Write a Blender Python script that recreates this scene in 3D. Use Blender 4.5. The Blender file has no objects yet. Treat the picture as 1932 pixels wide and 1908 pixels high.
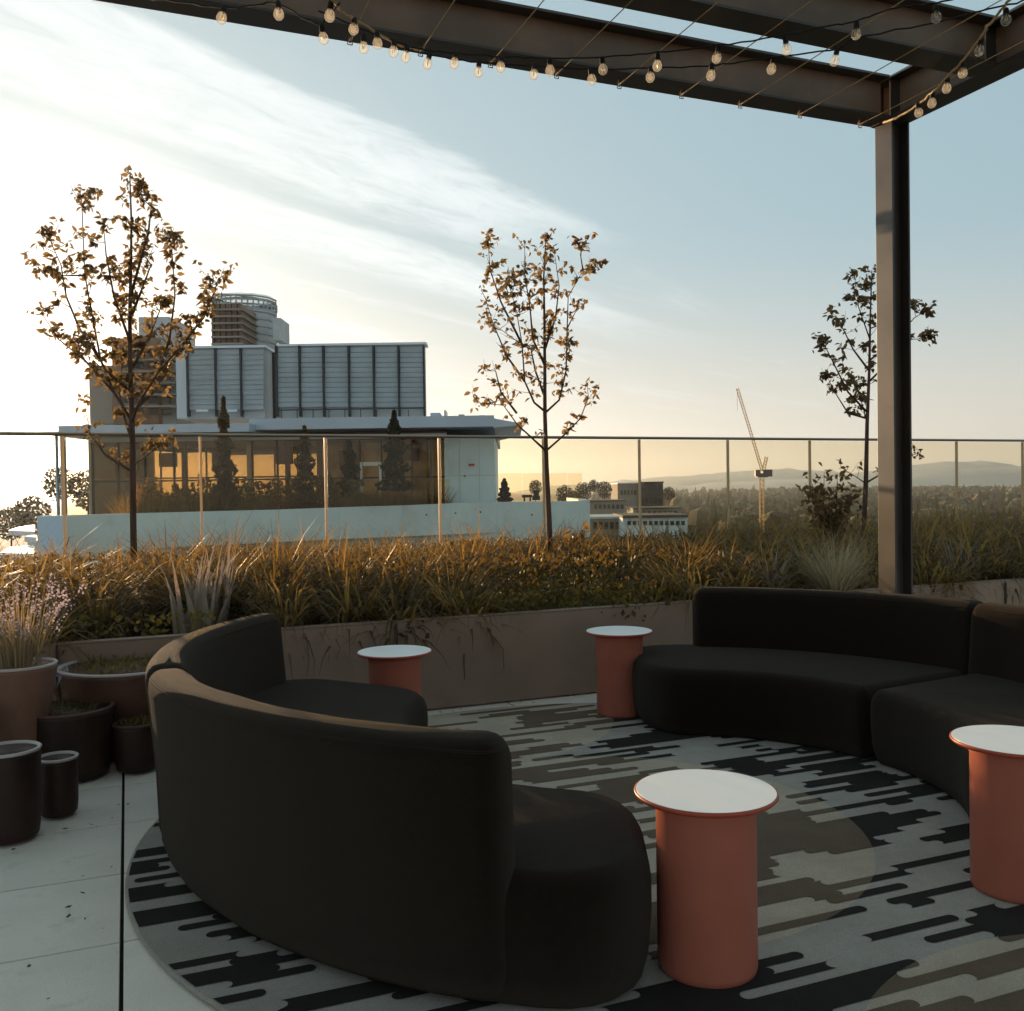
import bpy, bmesh, math, random
import numpy as np
from mathutils import Vector, Matrix, noise
random.seed(7); np.random.seed(7)
R = math.radians
sc = bpy.context.scene
COL = sc.collection

# ------------------------------------------------------------------ camera
EYE, PITCH, ROLL, FPX = 1.425, R(.95), R(.85), 1800.0
cF = Vector((0, math.cos(PITCH), -math.sin(PITCH))); cU0 = Vector((0, math.sin(PITCH), math.cos(PITCH))); cR0 = Vector((1, 0, 0))
cR = cR0*math.cos(ROLL) - cU0*math.sin(ROLL); cU = cU0*math.cos(ROLL) + cR0*math.sin(ROLL)
cam = bpy.data.cameras.new('camera'); camo = bpy.data.objects.new('camera', cam); COL.objects.link(camo)
m = Matrix((cR, cU, -cF)).transposed().to_4x4(); m.translation = (0, 0, EYE); camo.matrix_world = m
cam.sensor_width = 36; cam.lens = 36*FPX/1932; cam.clip_start = .05; cam.clip_end = 40000
sc.camera = camo

def at(px, py, d):
    "surveyed point: direction read from the photograph, d metres away along +Y"
    v = cF*FPX + cR*(px-966) + cU*(954-py); t = d/v.y
    return Vector((v.x*t, d, EYE+v.z*t))

# ------------------------------------------------------------------ light
SUN_AZ, SUN_EL = R(-30), R(7)          # azimuth from +Y towards +X
sd = Vector((math.sin(SUN_AZ)*math.cos(SUN_EL), math.cos(SUN_AZ)*math.cos(SUN_EL), math.sin(SUN_EL)))
sun = bpy.data.lights.new('sun', 'SUN'); sun.energy = 5.0; sun.angle = R(.55); sun.color = (1.0, .70, .42)
suno = bpy.data.objects.new('sun', sun); COL.objects.link(suno); suno.rotation_euler = sd.to_track_quat('Z', 'Y').to_euler()
sc.view_settings.view_transform = 'Standard'; sc.view_settings.look = 'None'
sc.view_settings.exposure = 0.7; sc.view_settings.gamma = 1
sc.cycles.max_bounces = 8; sc.cycles.transparent_max_bounces = 24; sc.cycles.volume_bounces = 1
sc.cycles.use_denoising = True; sc.cycles.sample_clamp_indirect = 6

class NT:
    "tiny node-tree helper"
    def __init__(s, tree): s.t = tree; s.n = tree.nodes; s.l = tree.links
    def new(s, ty, **kw):
        n = s.n.new(ty)
        for k, v in kw.items(): setattr(n, k, v)
        return n
    def put(s, sock, v):
        if hasattr(v, 'is_output') or hasattr(v, 'links'): s.l.new(v, sock)
        else: sock.default_value = v
    def math(s, op, a, b=0.0, c=0.0, clamp=False):
        n = s.new('ShaderNodeMath', operation=op, use_clamp=clamp); s.put(n.inputs[0], a); s.put(n.inputs[1], b); s.put(n.inputs[2], c); return n.outputs[0]
    def ramp(s, fac, stops, interp='LINEAR'):
        n = s.new('ShaderNodeValToRGB'); n.color_ramp.interpolation = interp; e = n.color_ramp.elements
        while len(e) < len(stops): e.new(.5)
        for el, (p, c) in zip(e, stops): el.position = p; el.color = c if len(c) == 4 else (*c, 1)
        s.put(n.inputs[0], fac); return n.outputs[0]
    def smooth(s, v, a, b):
        n = s.new('ShaderNodeMapRange', interpolation_type='SMOOTHSTEP', clamp=True)
        s.put(n.inputs['Value'], v); n.inputs['From Min'].default_value = a; n.inputs['From Max'].default_value = b; return n.outputs[0]
    def mix(s, f, a, b, mode='MIX'):
        n = s.new('ShaderNodeMix', data_type='RGBA', blend_type=mode); s.put(n.inputs[0], f)
        s.put(n.inputs[6], a if not isinstance(a, tuple) or len(a) == 4 else (*a, 1)); s.put(n.inputs[7], b if not isinstance(b, tuple) or len(b) == 4 else (*b, 1)); return n.outputs[2]
    def noise(s, vec, scale, detail=3, rough=.5, dim='3D', dist=0):
        n = s.new('ShaderNodeTexNoise', noise_dimensions=dim); s.put(n.inputs['Vector'], vec) if vec is not None else None
        n.inputs['Scale'].default_value = scale; n.inputs['Detail'].default_value = detail; n.inputs['Roughness'].default_value = rough; n.inputs['Distortion'].default_value = dist; return n.outputs['Fac']

world = bpy.data.worlds.new('World'); sc.world = world; world.use_nodes = True
w = NT(world.node_tree); w.n.clear()
sky = w.new('ShaderNodeTexSky', sky_type='NISHITA', sun_disc=False, sun_elevation=SUN_EL, sun_rotation=SUN_AZ, altitude=60, air_density=1.0, dust_density=1.4, ozone_density=2.0)
tc = w.new('ShaderNodeTexCoord'); sp = w.new('ShaderNodeSeparateXYZ'); w.l.new(tc.outputs['Generated'], sp.inputs[0])
dx, dy, dz = sp.outputs
zz = w.math('MAXIMUM', dz, .02)
u = w.math('DIVIDE', dx, zz); v = w.math('DIVIDE', dy, zz)
s_ = w.math('SUBTRACT', w.math('MULTIPLY', u, .834), w.math('MULTIPLY', v, .552))     # across the cloud street
t_ = w.math('ADD', w.math('MULTIPLY', u, .552), w.math('MULTIPLY', v, .834))          # along it
cb = w.new('ShaderNodeCombineXYZ'); w.l.new(s_, cb.inputs[0]); w.l.new(w.math('MULTIPLY', t_, .35), cb.inputs[1])
n1 = w.noise(cb.outputs[0], 2.2, 6, .62, dist=.4); n2 = w.noise(cb.outputs[0], 9, 5, .65, dist=.6)
cb2 = w.new('ShaderNodeCombineXYZ'); w.l.new(w.math('MULTIPLY', s_, .8), cb2.inputs[0]); w.l.new(w.math('MULTIPLY', t_, .12), cb2.inputs[1])
n3 = w.noise(cb2.outputs[0], 3.1, 6, .6, dist=.3)
sw = w.math('ADD', s_, w.math('ADD', w.math('MULTIPLY', w.math('SUBTRACT', n1, .5), .35), w.math('MULTIPLY', w.math('SUBTRACT', n2, .5), .12)))
b1 = w.math('MULTIPLY', w.smooth(sw, -1.70, -1.80), w.smooth(sw, -2.42, -2.16))
b2 = w.math('MULTIPLY', w.smooth(sw, -2.42, -2.56), w.smooth(sw, -3.15, -2.7))
b3 = w.math('MULTIPLY', w.smooth(n3, .48, .72), w.smooth(s_, -1.6, -2.6))
fade = w.smooth(t_, 3.7, 2.7); fade2 = w.smooth(t_, 7.0, 3.2)
cl = w.math('MAXIMUM', w.math('MULTIPLY', b1, fade), w.math('MAXIMUM', w.math('MULTIPLY', b2, fade2), w.math('MULTIPLY', b3, .55)))
tex = w.math('ADD', w.math('MULTIPLY', n2, .6), w.math('MULTIPLY', n3, .6))
cl = w.math('MULTIPLY', cl, w.smooth(tex, .25, .8))
cl = w.math('MULTIPLY', w.math('MULTIPLY', cl, w.smooth(dz, .03, .16)), .85)
hs = w.new('ShaderNodeHueSaturation'); w.l.new(sky.outputs[0], hs.inputs['Color']); hs.inputs['Saturation'].default_value = .6
# cloud lit by the same sky: sky luminance lifted and whitened
bw = w.new('ShaderNodeRGBToBW'); w.l.new(sky.outputs[0], bw.inputs[0])
lum = w.math('ADD', w.math('MULTIPLY', w.math('POWER', bw.outputs[0], .5), .10), 4.75)
cc = w.new('ShaderNodeCombineColor'); [w.l.new(w.math('MULTIPLY', lum, k), cc.inputs[i]) for i, k in enumerate((.93, 1.01, 1.03))]
def vm(op, a, b):
    n = w.new('ShaderNodeVectorMath', operation=op); w.put(n.inputs[0], a); w.put(n.inputs[1], b); return n.outputs[0]
raw = hs.outputs[0]
shoulder = vm('DIVIDE', vm('MULTIPLY', raw, (6, 6, 6)), vm('ADD', raw, (6, 6, 6)))          # sky radiance through high thin cloud, glare flattened
veil = vm('ADD', vm('ADD', vm('MULTIPLY', shoulder, (.40, .40, .40)), vm('MULTIPLY', raw, (.018, .018, .018))), w.mix(w.smooth(dz, .0, .27), (3.05, 2.72, 2.25), (1.34, 1.98, 2.22)))   # plus the cirrostratus itself
skyc = w.mix(cl, veil, cc.outputs[0])
bg = w.new('ShaderNodeBackground'); w.l.new(skyc, bg.inputs[0]); bg.inputs[1].default_value = .12
wo = w.new('ShaderNodeOutputWorld'); w.l.new(bg.outputs[0], wo.inputs[0])

# ------------------------------------------------------------------ materials
MAT = {}
def material(name, color=(.5, .5, .5), rough=.7, metal=0, var=.0, vscale=8, bump=0, bscale=60, sheen=0, spec=.3, translucent=0, tcol=None, island=0, emission=0, stretch=None, detail=4, stain=None):
    mt = bpy.data.materials.new(name); mt.use_nodes = True; t = NT(mt.node_tree); p = t.n['Principled BSDF']; out = t.n['Material Output']
    p.inputs['Roughness'].default_value = rough; p.inputs['Metallic'].default_value = metal; p.inputs['Specular IOR Level'].default_value = spec
    tco = t.new('ShaderNodeTexCoord').outputs['Object']
    if stretch:
        mp = t.new('ShaderNodeMapping'); t.l.new(tco, mp.inputs[0]); mp.inputs['Scale'].default_value = stretch; tco = mp.outputs[0]
    c = (*color, 1)
    if var:
        n = t.noise(tco, vscale, detail, .6)
        c = t.mix(t.smooth(n, .3, .7), tuple(x*(1-var) for x in color), tuple(min(1, x*(1+var)) for x in color))
        r = t.new('ShaderNodeMapRange'); t.l.new(n, r.inputs[0]); r.inputs['To Min'].default_value = max(.05, rough-.1); r.inputs['To Max'].default_value = min(1, rough+.1); t.l.new(r.outputs[0], p.inputs['Roughness'])
    if stain:
        n = t.noise(tco, stain[1], 6, .7); c = t.mix(t.math('MULTIPLY', t.smooth(n, .5, .75), stain[2]), c, stain[0])
    if island:
        g = t.new('ShaderNodeNewGeometry').outputs['Random Per Island']
        h = t.new('ShaderNodeHueSaturation'); t.put(h.inputs['Color'], c)
        t.l.new(t.math('ADD', t.math('MULTIPLY', g, .08), .46), h.inputs['Hue'])
        t.l.new(t.math('ADD', t.math('MULTIPLY', t.math('FRACT', t.math('MULTIPLY', g, 17.3)), island*2), 1-island), h.inputs['Value']); c = h.outputs[0]
    t.put(p.inputs['Base Color'], c)
    if sheen: p.inputs['Sheen Weight'].default_value = sheen; p.inputs['Sheen Roughness'].default_value = .4; p.inputs['Sheen Tint'].default_value = (1, .85, .7, 1)
    if bump:
        b = t.new('ShaderNodeBump'); b.inputs['Strength'].default_value = bump; b.inputs['Distance'].default_value = .01
        t.l.new(t.noise(tco, bscale, 4, .6), b.inputs['Height']); t.l.new(b.outputs[0], p.inputs['Normal'])
    if emission: p.inputs['Emission Color'].default_value = (*color, 1); p.inputs['Emission Strength'].default_value = emission
    if translucent:
        tr = t.new('ShaderNodeBsdfTranslucent'); t.put(tr.inputs[0], (*(tcol or color), 1))
        mx = t.new('ShaderNodeMixShader'); mx.inputs[0].default_value = translucent
        t.l.new(p.outputs[0], mx.inputs[1]); t.l.new(tr.outputs[0], mx.inputs[2]); t.l.new(mx.outputs[0], out.inputs[0])
    MAT[name] = mt; return mt

def glass(name, tint, refl=.08, rough=.0):
    mt = bpy.data.materials.new(name); mt.use_nodes = True; t = NT(mt.node_tree); t.n.clear(); out = t.new('ShaderNodeOutputMaterial')
    tr = t.new('ShaderNodeBsdfTransparent'); tr.inputs[0].default_value = (*tint, 1); gl = t.new('ShaderNodeBsdfGlossy'); gl.inputs['Roughness'].default_value = rough
    fr = t.new('ShaderNodeFresnel'); fr.inputs[0].default_value = 1.45; mx = t.new('ShaderNodeMixShader')
    bf = t.new('ShaderNodeNewGeometry').outputs['Backfacing']
    t.l.new(t.math('MULTIPLY', t.math('MULTIPLY', fr.outputs[0], t.math('SUBTRACT', 1.0, bf)), refl, clamp=True), mx.inputs[0]); t.l.new(tr.outputs[0], mx.inputs[1]); t.l.new(gl.outputs[0], mx.inputs[2]); t.l.new(mx.outputs[0], out.inputs[0])
    MAT[name] = mt; return mt

material('steel', (.05, .038, .030), .42, .0, var=.2, vscale=3, bump=.03, bscale=25, spec=.6)
material('web_lit_brown', (.22, .14, .09), .45, var=.25, vscale=1.5, bump=.1, bscale=12, stain=((.14, .075, .045), 2.2, .4))  # same beam as the flanges, warm light put into the web's lighter brown
material('planter_steel', (.27, .185, .135), .5, var=.12, vscale=1.3, bump=.06, bscale=8, stain=((.16, .11, .08), 3, .5))
material('tile', (.78, .68, .57), .6, var=.07, vscale=3.5, bump=.25, bscale=130, stain=((.42, .36, .30), 7, .38))
material('joint', (.035, .03, .028), .9)
material('fabric', (.0155, .0100, .0066), .93, var=.16, vscale=60, bump=.7, bscale=480, sheen=.14, spec=.05)
material('terracotta', (.42, .125, .080), .42, var=.06, vscale=4, bump=.03, bscale=60)
material('terracotta_dark', (.40, .07, .035), .4)
material('laminate', (.92, .90, .86), .32, var=.015, vscale=6)
material('pot_dark', (.028, .012, .008), .5, var=.3, vscale=6, bump=.2, bscale=30)
material('pot_brown', (.10, .045, .03), .5, var=.25, vscale=4, bump=.2, bscale=25)
material('pot_pale', (.20, .10, .065), .6, var=.15, vscale=4, bump=.2, bscale=25)
material('pot_rim', (.5, .42, .38), .45)
material('soil', (.035, .022, .015), .95, var=.5, vscale=20, bump=1, bscale=40)
material('bark', (.10, .055, .038), .85, var=.35, vscale=22, bump=.6, bscale=60, stretch=(1, 1, .25))
material('leaf', (.06, .042, .018), .5, translucent=.42, tcol=(.40, .24, .08), island=.45)
material('sedge', (.085, .060, .022), .5, translucent=.40, tcol=(.56, .33, .09), island=.6)
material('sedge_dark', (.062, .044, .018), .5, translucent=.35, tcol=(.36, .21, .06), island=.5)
material('cover_leaf', (.10, .08, .02), .5, translucent=.35, tcol=(.38, .26, .04), island=.5)
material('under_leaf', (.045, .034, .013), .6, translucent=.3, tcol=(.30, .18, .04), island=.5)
material('silver_leaf', (.30, .25, .20), .5, translucent=.3, tcol=(.5, .38, .3), island=.25)
material('feather', (.34, .27, .16), .6, translucent=.4, tcol=(.55, .42, .24), island=.25)
material('lavender_stem', (.22, .17, .10), .6, translucent=.35, tcol=(.5, .34, .16), island=.3)
material('lavender_flower', (.42, .36, .46), .6, translucent=.4, tcol=(.62, .48, .48), island=.2)
material('rail', (.34, .24, .16), .35, .6)
material('glass_edge', (.62, .52, .36), .4, translucent=.5, tcol=(.8, .6, .35))
glass('pane', (.95, .91, .82), 1.0)
glass('crown_glass', (.50, .55, .57), 2.5)
glass('clear_pane', (.46, .41, .33), 1.4)
glass('pane_dark', (.92, .84, .68), 1.2)
glass('bulb_glass', (.97, .93, .86), 3.0)
_t = NT(MAT['bulb_glass'].node_tree); _o = _t.n['Material Output']; _s = _o.inputs[0].links[0].from_socket
_d = _t.new('ShaderNodeBsdfTranslucent'); _d.inputs[0].default_value = (1, .96, .88, 1); _m = _t.new('ShaderNodeMixShader'); _m.inputs[0].default_value = .14
_t.l.new(_s, _m.inputs[1]); _t.l.new(_d.outputs[0], _m.inputs[2]); _t.l.new(_m.outputs[0], _o.inputs[0])
material('cable', (.02, .017, .015), .7, translucent=0)
material('lit_cable_wire', (.55, .36, .16), .7)  # warm light put into the colour of two bulb cables; taut wires share it
material('filament', (.9, .78, .58), .3, .4)
material('white_panel', (.66, .80, .90), .5, var=.06, vscale=.8, stain=((.42, .47, .5), .6, .5))
material('canopy_metal', (.46, .52, .58), .4, .3, var=.08, vscale=.5)
material('grey_louvre', (.38, .41, .42), .5, .2, var=.1, vscale=1)
material('grey_panel', (.46, .47, .46), .55, var=.08, vscale=1)
material('mullion', (.05, .045, .045), .5)
material('brown_clad', (.26, .15, .10), .6, var=.2, vscale=.7)
material('interior', (.75, .50, .28), .8, var=.6, vscale=.6)
material('concrete', (.30, .27, .23), .85, var=.15, vscale=.2)
material('roof_dark', (.08, .075, .075), .8, var=.2, vscale=.3)
material('window_dark', (.03, .035, .04), .15)
material('conifer', (.05, .045, .022), .8, translucent=.15, tcol=(.1, .07, .02), island=.4)
material('wood_far', (.15, .115, .065), .9, island=.35)
material('terrain', (.075, .065, .045), .95, var=.4, vscale=.01)
material('mountain', (.30, .32, .34), .95, var=.2, vscale=.001)
material('crane_paint', (.55, .33, .10), .6)
material('red_sign', (.5, .04, .02), .5)
material('white', (.75, .78, .8), .5)
material('water', (.25, .28, .30), .12)

def rug_material(name, tan, grey):
    mt = material(name, tan, .95, spec=.06); t = NT(mt.node_tree); p = t.n['Principled BSDF']
    g = t.new('ShaderNodeNewGeometry').outputs['Position']; s3 = t.new('ShaderNodeSeparateXYZ'); t.l.new(g, s3.inputs[0])
    def disc(cx, cy, r):
        a = t.math('POWER', t.math('SUBTRACT', s3.outputs[0], cx), 2); b = t.math('POWER', t.math('SUBTRACT', s3.outputs[1], cy), 2)
        return t.math('LESS_THAN', t.math('ADD', a, b), r*r)
    f = disc(.32, 3.93, 1.09)
    f = t.math('ABSOLUTE', t.math('SUBTRACT', f, disc(1.72, 2.02, .95)))
    f = t.math('ABSOLUTE', t.math('SUBTRACT', f, disc(-.35, 5.85, .95)))
    c = t.mix(f, grey, tan); n = t.noise(g, 260, 3, .7)
    c = t.mix(1.0, c, t.mix(t.smooth(n, .25, .75), (.72, .72, .72), (1.15, 1.15, 1.15)), 'MULTIPLY')
    wr_ = t.noise(g, 3.2, 5, .65); c = t.mix(1.0, c, t.mix(t.smooth(wr_, .3, .7), (.88, .87, .86), (1.06, 1.06, 1.06)), 'MULTIPLY')      # wear and dust
    t.put(p.inputs['Base Color'], c)
    b = t.new('ShaderNodeBump'); b.inputs['Strength'].default_value = .6; b.inputs['Distance'].default_value = .004; t.l.new(n, b.inputs['Height']); t.l.new(b.outputs[0], p.inputs['Normal'])
rug_material('rug_light', (.48, .39, .295), (.39, .345, .295))
rug_material('rug_dark', (.155, .110, .076), (.034, .028, .025))

# ------------------------------------------------------------------ mesh helpers
class MB:
    def __init__(s): s.v = []; s.f = []
    def add(s, V, F):
        o = len(s.v); s.v += [tuple(x) for x in V]; s.f += [tuple(i+o for i in f) for f in F]; return s
    def box(s, c, sz, rz=0, M=None):
        V = [Vector(((i & 1)-.5, ((i >> 1) & 1)-.5, (i >> 2)-.5))*Vector(sz) if False else Vector((((i & 1)-.5)*sz[0], (((i >> 1) & 1)-.5)*sz[1], ((i >> 2)-.5)*sz[2])) for i in range(8)]
        Q = M or Matrix.Rotation(rz, 3, 'Z'); V = [Q @ x + Vector(c) for x in V]
        return s.add(V, [(0, 2, 3, 1), (4, 5, 7, 6), (0, 1, 5, 4), (2, 6, 7, 3), (0, 4, 6, 2), (1, 3, 7, 5)])
    def bar(s, a, b, wd, ht, up=(0, 0, 1)):
        "box beam from a to b, wd across, ht along up"
        a, b = Vector(a), Vector(b); d = (b-a); L = d.length; x = d.normalized(); y = Vector(up).cross(x)
        y = y.normalized() if y.length > 1e-5 else Vector((1, 0, 0)); z = x.cross(y); M = Matrix((x, y, z)).transposed()
        return s.box((a+b)/2, (L, wd, ht), M=M)
    def tube(s, pts, rad, n=6, cap=True):
        pts = [Vector(p) for p in pts]; rad = rad if hasattr(rad, '__len__') else [rad]*len(pts); V = []; F = []; prev = None
        for i, p in enumerate(pts):
            d = (pts[min(i+1, len(pts)-1)]-pts[max(i-1, 0)]).normalized()
            a = prev - d*prev.dot(d) if prev is not None else d.orthogonal()
            if a.length < 1e-6: a = d.orthogonal()
            a.normalize(); prev = a; b = d.cross(a)
            V += [p+(a*math.cos(2*math.pi*k/n)+b*math.sin(2*math.pi*k/n))*rad[i] for k in range(n)]
        for i in range(len(pts)-1):
            for k in range(n): F.append((i*n+k, i*n+(k+1) % n, (i+1)*n+(k+1) % n, (i+1)*n+k))
        if cap: F += [tuple(range(n-1, -1, -1)), tuple(range((len(pts)-1)*n, len(pts)*n))]
        return s.add(V, F)
    def lathe(s, prof, c=(0, 0, 0), n=32, closed=True, sx=1, sy=1):
        V = []; F = []
        for r, z in prof: V += [(c[0]+r*sx*math.cos(2*math.pi*k/n), c[1]+r*sy*math.sin(2*math.pi*k/n), c[2]+z) for k in range(n)]
        for i in range(len(prof)-1):
            for k in range(n): F.append((i*n+k, i*n+(k+1) % n, (i+1)*n+(k+1) % n, (i+1)*n+k))
        if closed: F += [tuple(range(n-1, -1, -1)), tuple(range((len(prof)-1)*n, len(prof)*n))]
        return s.add(V, F)
    def extrude(s, outline, z0, z1):
        n = len(outline); V = [(x, y, z0) for x, y in outline]+[(x, y, z1) for x, y in outline]
        return s.add(V, [tuple(range(n-1, -1, -1)), tuple(range(n, 2*n))]+[(i, (i+1) % n, (i+1) % n+n, i+n) for i in range(n)])
    def blob(s, c, r, rz=1.0, n=7, m=5, jit=.2):
        V = [(c[0], c[1], c[2]-r*rz)]; F = []
        for i in range(1, m):
            th = math.pi*i/m
            for k in range(n):
                j = 1+random.uniform(-jit, jit); V.append((c[0]+r*j*math.sin(th)*math.cos(2*math.pi*k/n), c[1]+r*j*math.sin(th)*math.sin(2*math.pi*k/n), c[2]-r*rz*j*math.cos(th)))
        V.append((c[0], c[1], c[2]+r*rz))
        for k in range(n):
            F.append((0, 1+(k+1) % n, 1+k)); F.append((len(V)-1, 1+(m-2)*n+k, 1+(m-2)*n+(k+1) % n))
            for i in range(m-2): F.append((1+i*n+k, 1+i*n+(k+1) % n, 1+(i+1)*n+(k+1) % n, 1+(i+1)*n+k))
        return s.add(V, F)
    def build(s, name, mat, parent=None, smooth=False, bevel=0, seg=3, origin=None, label=None, kind=None):
        me = bpy.data.meshes.new(name)
        V = s.v
        if origin is not None: o = Vector(origin); V = [Vector(x)-o for x in s.v]
        me.from_pydata([tuple(x) for x in V], [], s.f); me.materials.append(MAT[mat])
        if smooth: me.polygons.foreach_set('use_smooth', [True]*len(me.polygons))
        ob = bpy.data.objects.new(name, me); COL.objects.link(ob)
        if origin is not None: ob.location = origin
        if parent is not None:
            ob.parent = parent
            if origin is None: pw = parent_loc(parent); ob.location = (-pw[0], -pw[1], -pw[2])   # mesh given in world coordinates
            else: ob.location = Vector(origin)-Vector(parent_loc(parent))
        if bevel:
            b = ob.modifiers.new('bevel', 'BEVEL'); b.width = bevel; b.segments = seg; b.limit_method = 'ANGLE'; b.angle_limit = R(38); b.harden_normals = False
        if label: ob['label'] = label
        if kind: ob['kind'] = kind
        return ob
def parent_loc(o):
    p = Vector(o.location); q = o.parent
    while q is not None: p += Vector(q.location); q = q.parent
    return p
def np_mesh(name, V, F, mat, smooth=False, parent=None, kind=None):
    me = bpy.data.meshes.new(name); V = np.asarray(V, np.float32); F = np.asarray(F, np.int32)
    me.vertices.add(len(V)); me.vertices.foreach_set('co', V.ravel()); me.loops.add(F.size); me.loops.foreach_set('vertex_index', F.ravel())
    me.polygons.add(len(F)); me.polygons.foreach_set('loop_start', np.arange(0, F.size, F.shape[1], dtype=np.int32)); me.polygons.foreach_set('loop_total', np.full(len(F), F.shape[1], np.int32))
    me.update(calc_edges=True); me.validate(); me.materials.append(MAT[mat])
    if smooth: me.polygons.foreach_set('use_smooth', [True]*len(F))
    ob = bpy.data.objects.new(name, me); COL.objects.link(ob)
    if parent is not None: ob.parent = parent; ob.location = -parent_loc(parent)
    if kind: ob['kind'] = kind
    return ob
def thing(name, label, cat, loc=(0, 0, 0), group=None):
    o = bpy.data.objects.new(name, None); COL.objects.link(o); o.location = loc; o.empty_display_size = .1
    return tag(o, label, cat, group)
def tag(o, label=None, cat=None, group=None, kind=None):
    if label: o['label'] = label
    if cat: o['category'] = cat
    if group: o['group'] = group
    if kind: o['kind'] = kind
    return o
def dup(src, parent=None, loc=None):
    o = src.copy(); COL.objects.link(o); o.parent = parent
    if loc is not None: o.location = loc
    return o

# ------------------------------------------------------------------ terrace floor
G = R(22)                                    # the terrace grid is turned 22 degrees from the camera
gx = Vector((math.cos(G), math.sin(G), 0)); gy = Vector((-math.sin(G), math.cos(G), 0))
J0 = Vector((-1.10, 2.77, 0))                # point on the wide joint
JA = Vector((-1.50, 3.60, 0))
slab = MB().box((1, 4.5, -.15), (15, 14, .2), G).build('floor', 'joint'); tag(slab, kind='structure')
tile_mesh = None
TW, TL = .5985, 1.2
# rows run along gx, the wide joint along gy passes through JA
o0 = JA.copy()
for i in range(-4, 7):
    for j in range(-7, 8):
        uu = o0 + gx*(i*TL + TL/2) + gy*(j*TW + TW/2)
        gap = .012 if True else .004
        if uu.y < .6 or uu.y > 9 or uu.x < -5 or uu.x > 6: continue
        fr = uu.dot(gy) - Vector((.57, 6.65, 0)).dot(gy)
        if fr > .25: continue
        if tile_mesh is None:
            t0 = MB().box((0, 0, -.0275), (TL-.012, TW-.010, .045)).build('floor_tile', 'tile'); t0.modifiers.new('b', 'BEVEL').width = .0015
            tile_mesh = t0; t = t0
        else: t = dup(tile_mesh)
        t.parent = slab; t.location = uu + Vector((0, 0, -.005+random.uniform(-.0008, .0004))); t.rotation_euler = (0, 0, G)
# tile colour shifts slightly from slab to slab
tm = MAT['tile']; tt = NT(tm.node_tree); oi = tt.new('ShaderNodeObjectInfo').outputs['Random']
pr = tt.n['Principled BSDF']; src = pr.inputs['Base Color'].links[0].from_socket
hsv = tt.new('ShaderNodeHueSaturation'); tt.l.new(src, hsv.inputs['Color']); tt.l.new(tt.math('ADD', tt.math('MULTIPLY', oi, .2), .9), hsv.inputs['Value']); tt.l.new(hsv.outputs[0], pr.inputs['Base Color'])

# ------------------------------------------------------------------ rug
RC, RR = Vector((.51, 4.2, 0)), 2.08
rug = thing('round_rug', 'large round rug with dark streaked pattern and overlapping tan and grey circles, under the sofas', 'rug', RC)
MB().lathe([(RR-.012, 0), (RR, .003), (RR, .008), (RR-.006, .0105)], RC, 128).build('pile', 'rug_light', rug)
rows = MB(); wrow = .043; rg = random.Random(5)
nr = int(RR/wrow)
for k in range(-nr, nr+1):
    v0 = k*wrow; hh = wrow*.5
    if abs(v0)+hh > RR-.02: continue
    lim = math.sqrt((RR-.012)**2 - (abs(v0)+hh)**2)
    st = .02; n = int(2*lim/st); on = []
    bias = rg.uniform(-.1, .1)
    for i in range(n+1):
        uu = -lim+i*st
        val = .6*noise.noise(Vector((uu*1.5, v0*2.8, 3.1))) + .75*noise.noise(Vector((uu*2.6+k*.13, k*7.31, 9.7))) + .5*noise.noise(Vector((uu*2.2, v0*11, 5.7))) + bias
        on.append(val > .0)
    i = 0
    while i <= n:
        if on[i]:
            j = i
            while j < n and on[j+1]: j += 1
            a, b = -lim+i*st, -lim+j*st
            if b-a > .08:
                def end(x, sgn, edge):
                    if edge:   # follow the round edge of the rug
                        pts = []
                        for q in range(4):
                            vv = v0-hh+2*hh*q/3; pts.append((sgn*math.sqrt((RR-.012)**2-vv*vv), vv))
                        return pts
                    cv = rg.random() < .62; pts = []
                    for q in range(8):
                        an = -math.pi/2+math.pi*q/7
                        pts.append((x+sgn*(hh*.98*math.cos(an)*(1 if cv else -1)), v0+hh*math.sin(an)))
                    return pts
                Rr = end(b, 1, j >= n-1); Ll = end(a, -1, i <= 1)
                out = Rr+Ll[::-1]
                V = [RC+gx*x+gy*y+Vector((0, 0, .0125)) for x, y in out]
                rows.add(V, [tuple(range(len(V)))])
            i = j+1
        else: i += 1
rows.build('streak_pattern', 'rug_dark', rug)

# ------------------------------------------------------------------ sofas
def sector(c, r0, r1, a0, a1, k0, k1, n=26):
    "outline of a ring sector (degrees) with corner radii k0 at the a0 end, k1 at the a1 end"
    a0, a1 = R(a0), R(a1); pts = []
    def P(r, a): return (c[0]+r*math.cos(a), c[1]+r*math.sin(a))
    def corner(r, a, sr, sa, k):
        # centre inset from both faces, swept quarter circle
        res = []; rc = r+sr*k
        for q in range(7):
            t = q/6*math.pi/2; res.append((rc-sr*k*math.cos(t), a+sa*(k-k*math.sin(t))/max(rc, .1)))
        return res
    k0 = min(k0, (r1-r0)*.49); k1 = min(k1, (r1-r0)*.49)
    A = corner(r0, a0, 1, 1, k0)[::-1]; B = corner(r0, a1, 1, -1, k1); Cc = corner(r1, a1, -1, -1, k1)[::-1]; D = corner(r1, a0, -1, 1, k0)
    seq = A; 
    aa, bb = A[-1][1], B[0][1]; seq = A+[(r0, aa+(bb-aa)*i/n) for i in range(1, n)]+B+Cc
    aa, bb = Cc[-1][1], D[0][1]; seq += [(r1, aa+(bb-aa)*i/n) for i in range(1, n)]+D
    out = []
    for r, a in seq:
        p = P(r, a)
        if not out or math.dist(out[-1], p) > 1e-4: out.append(p)
    return out
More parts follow.
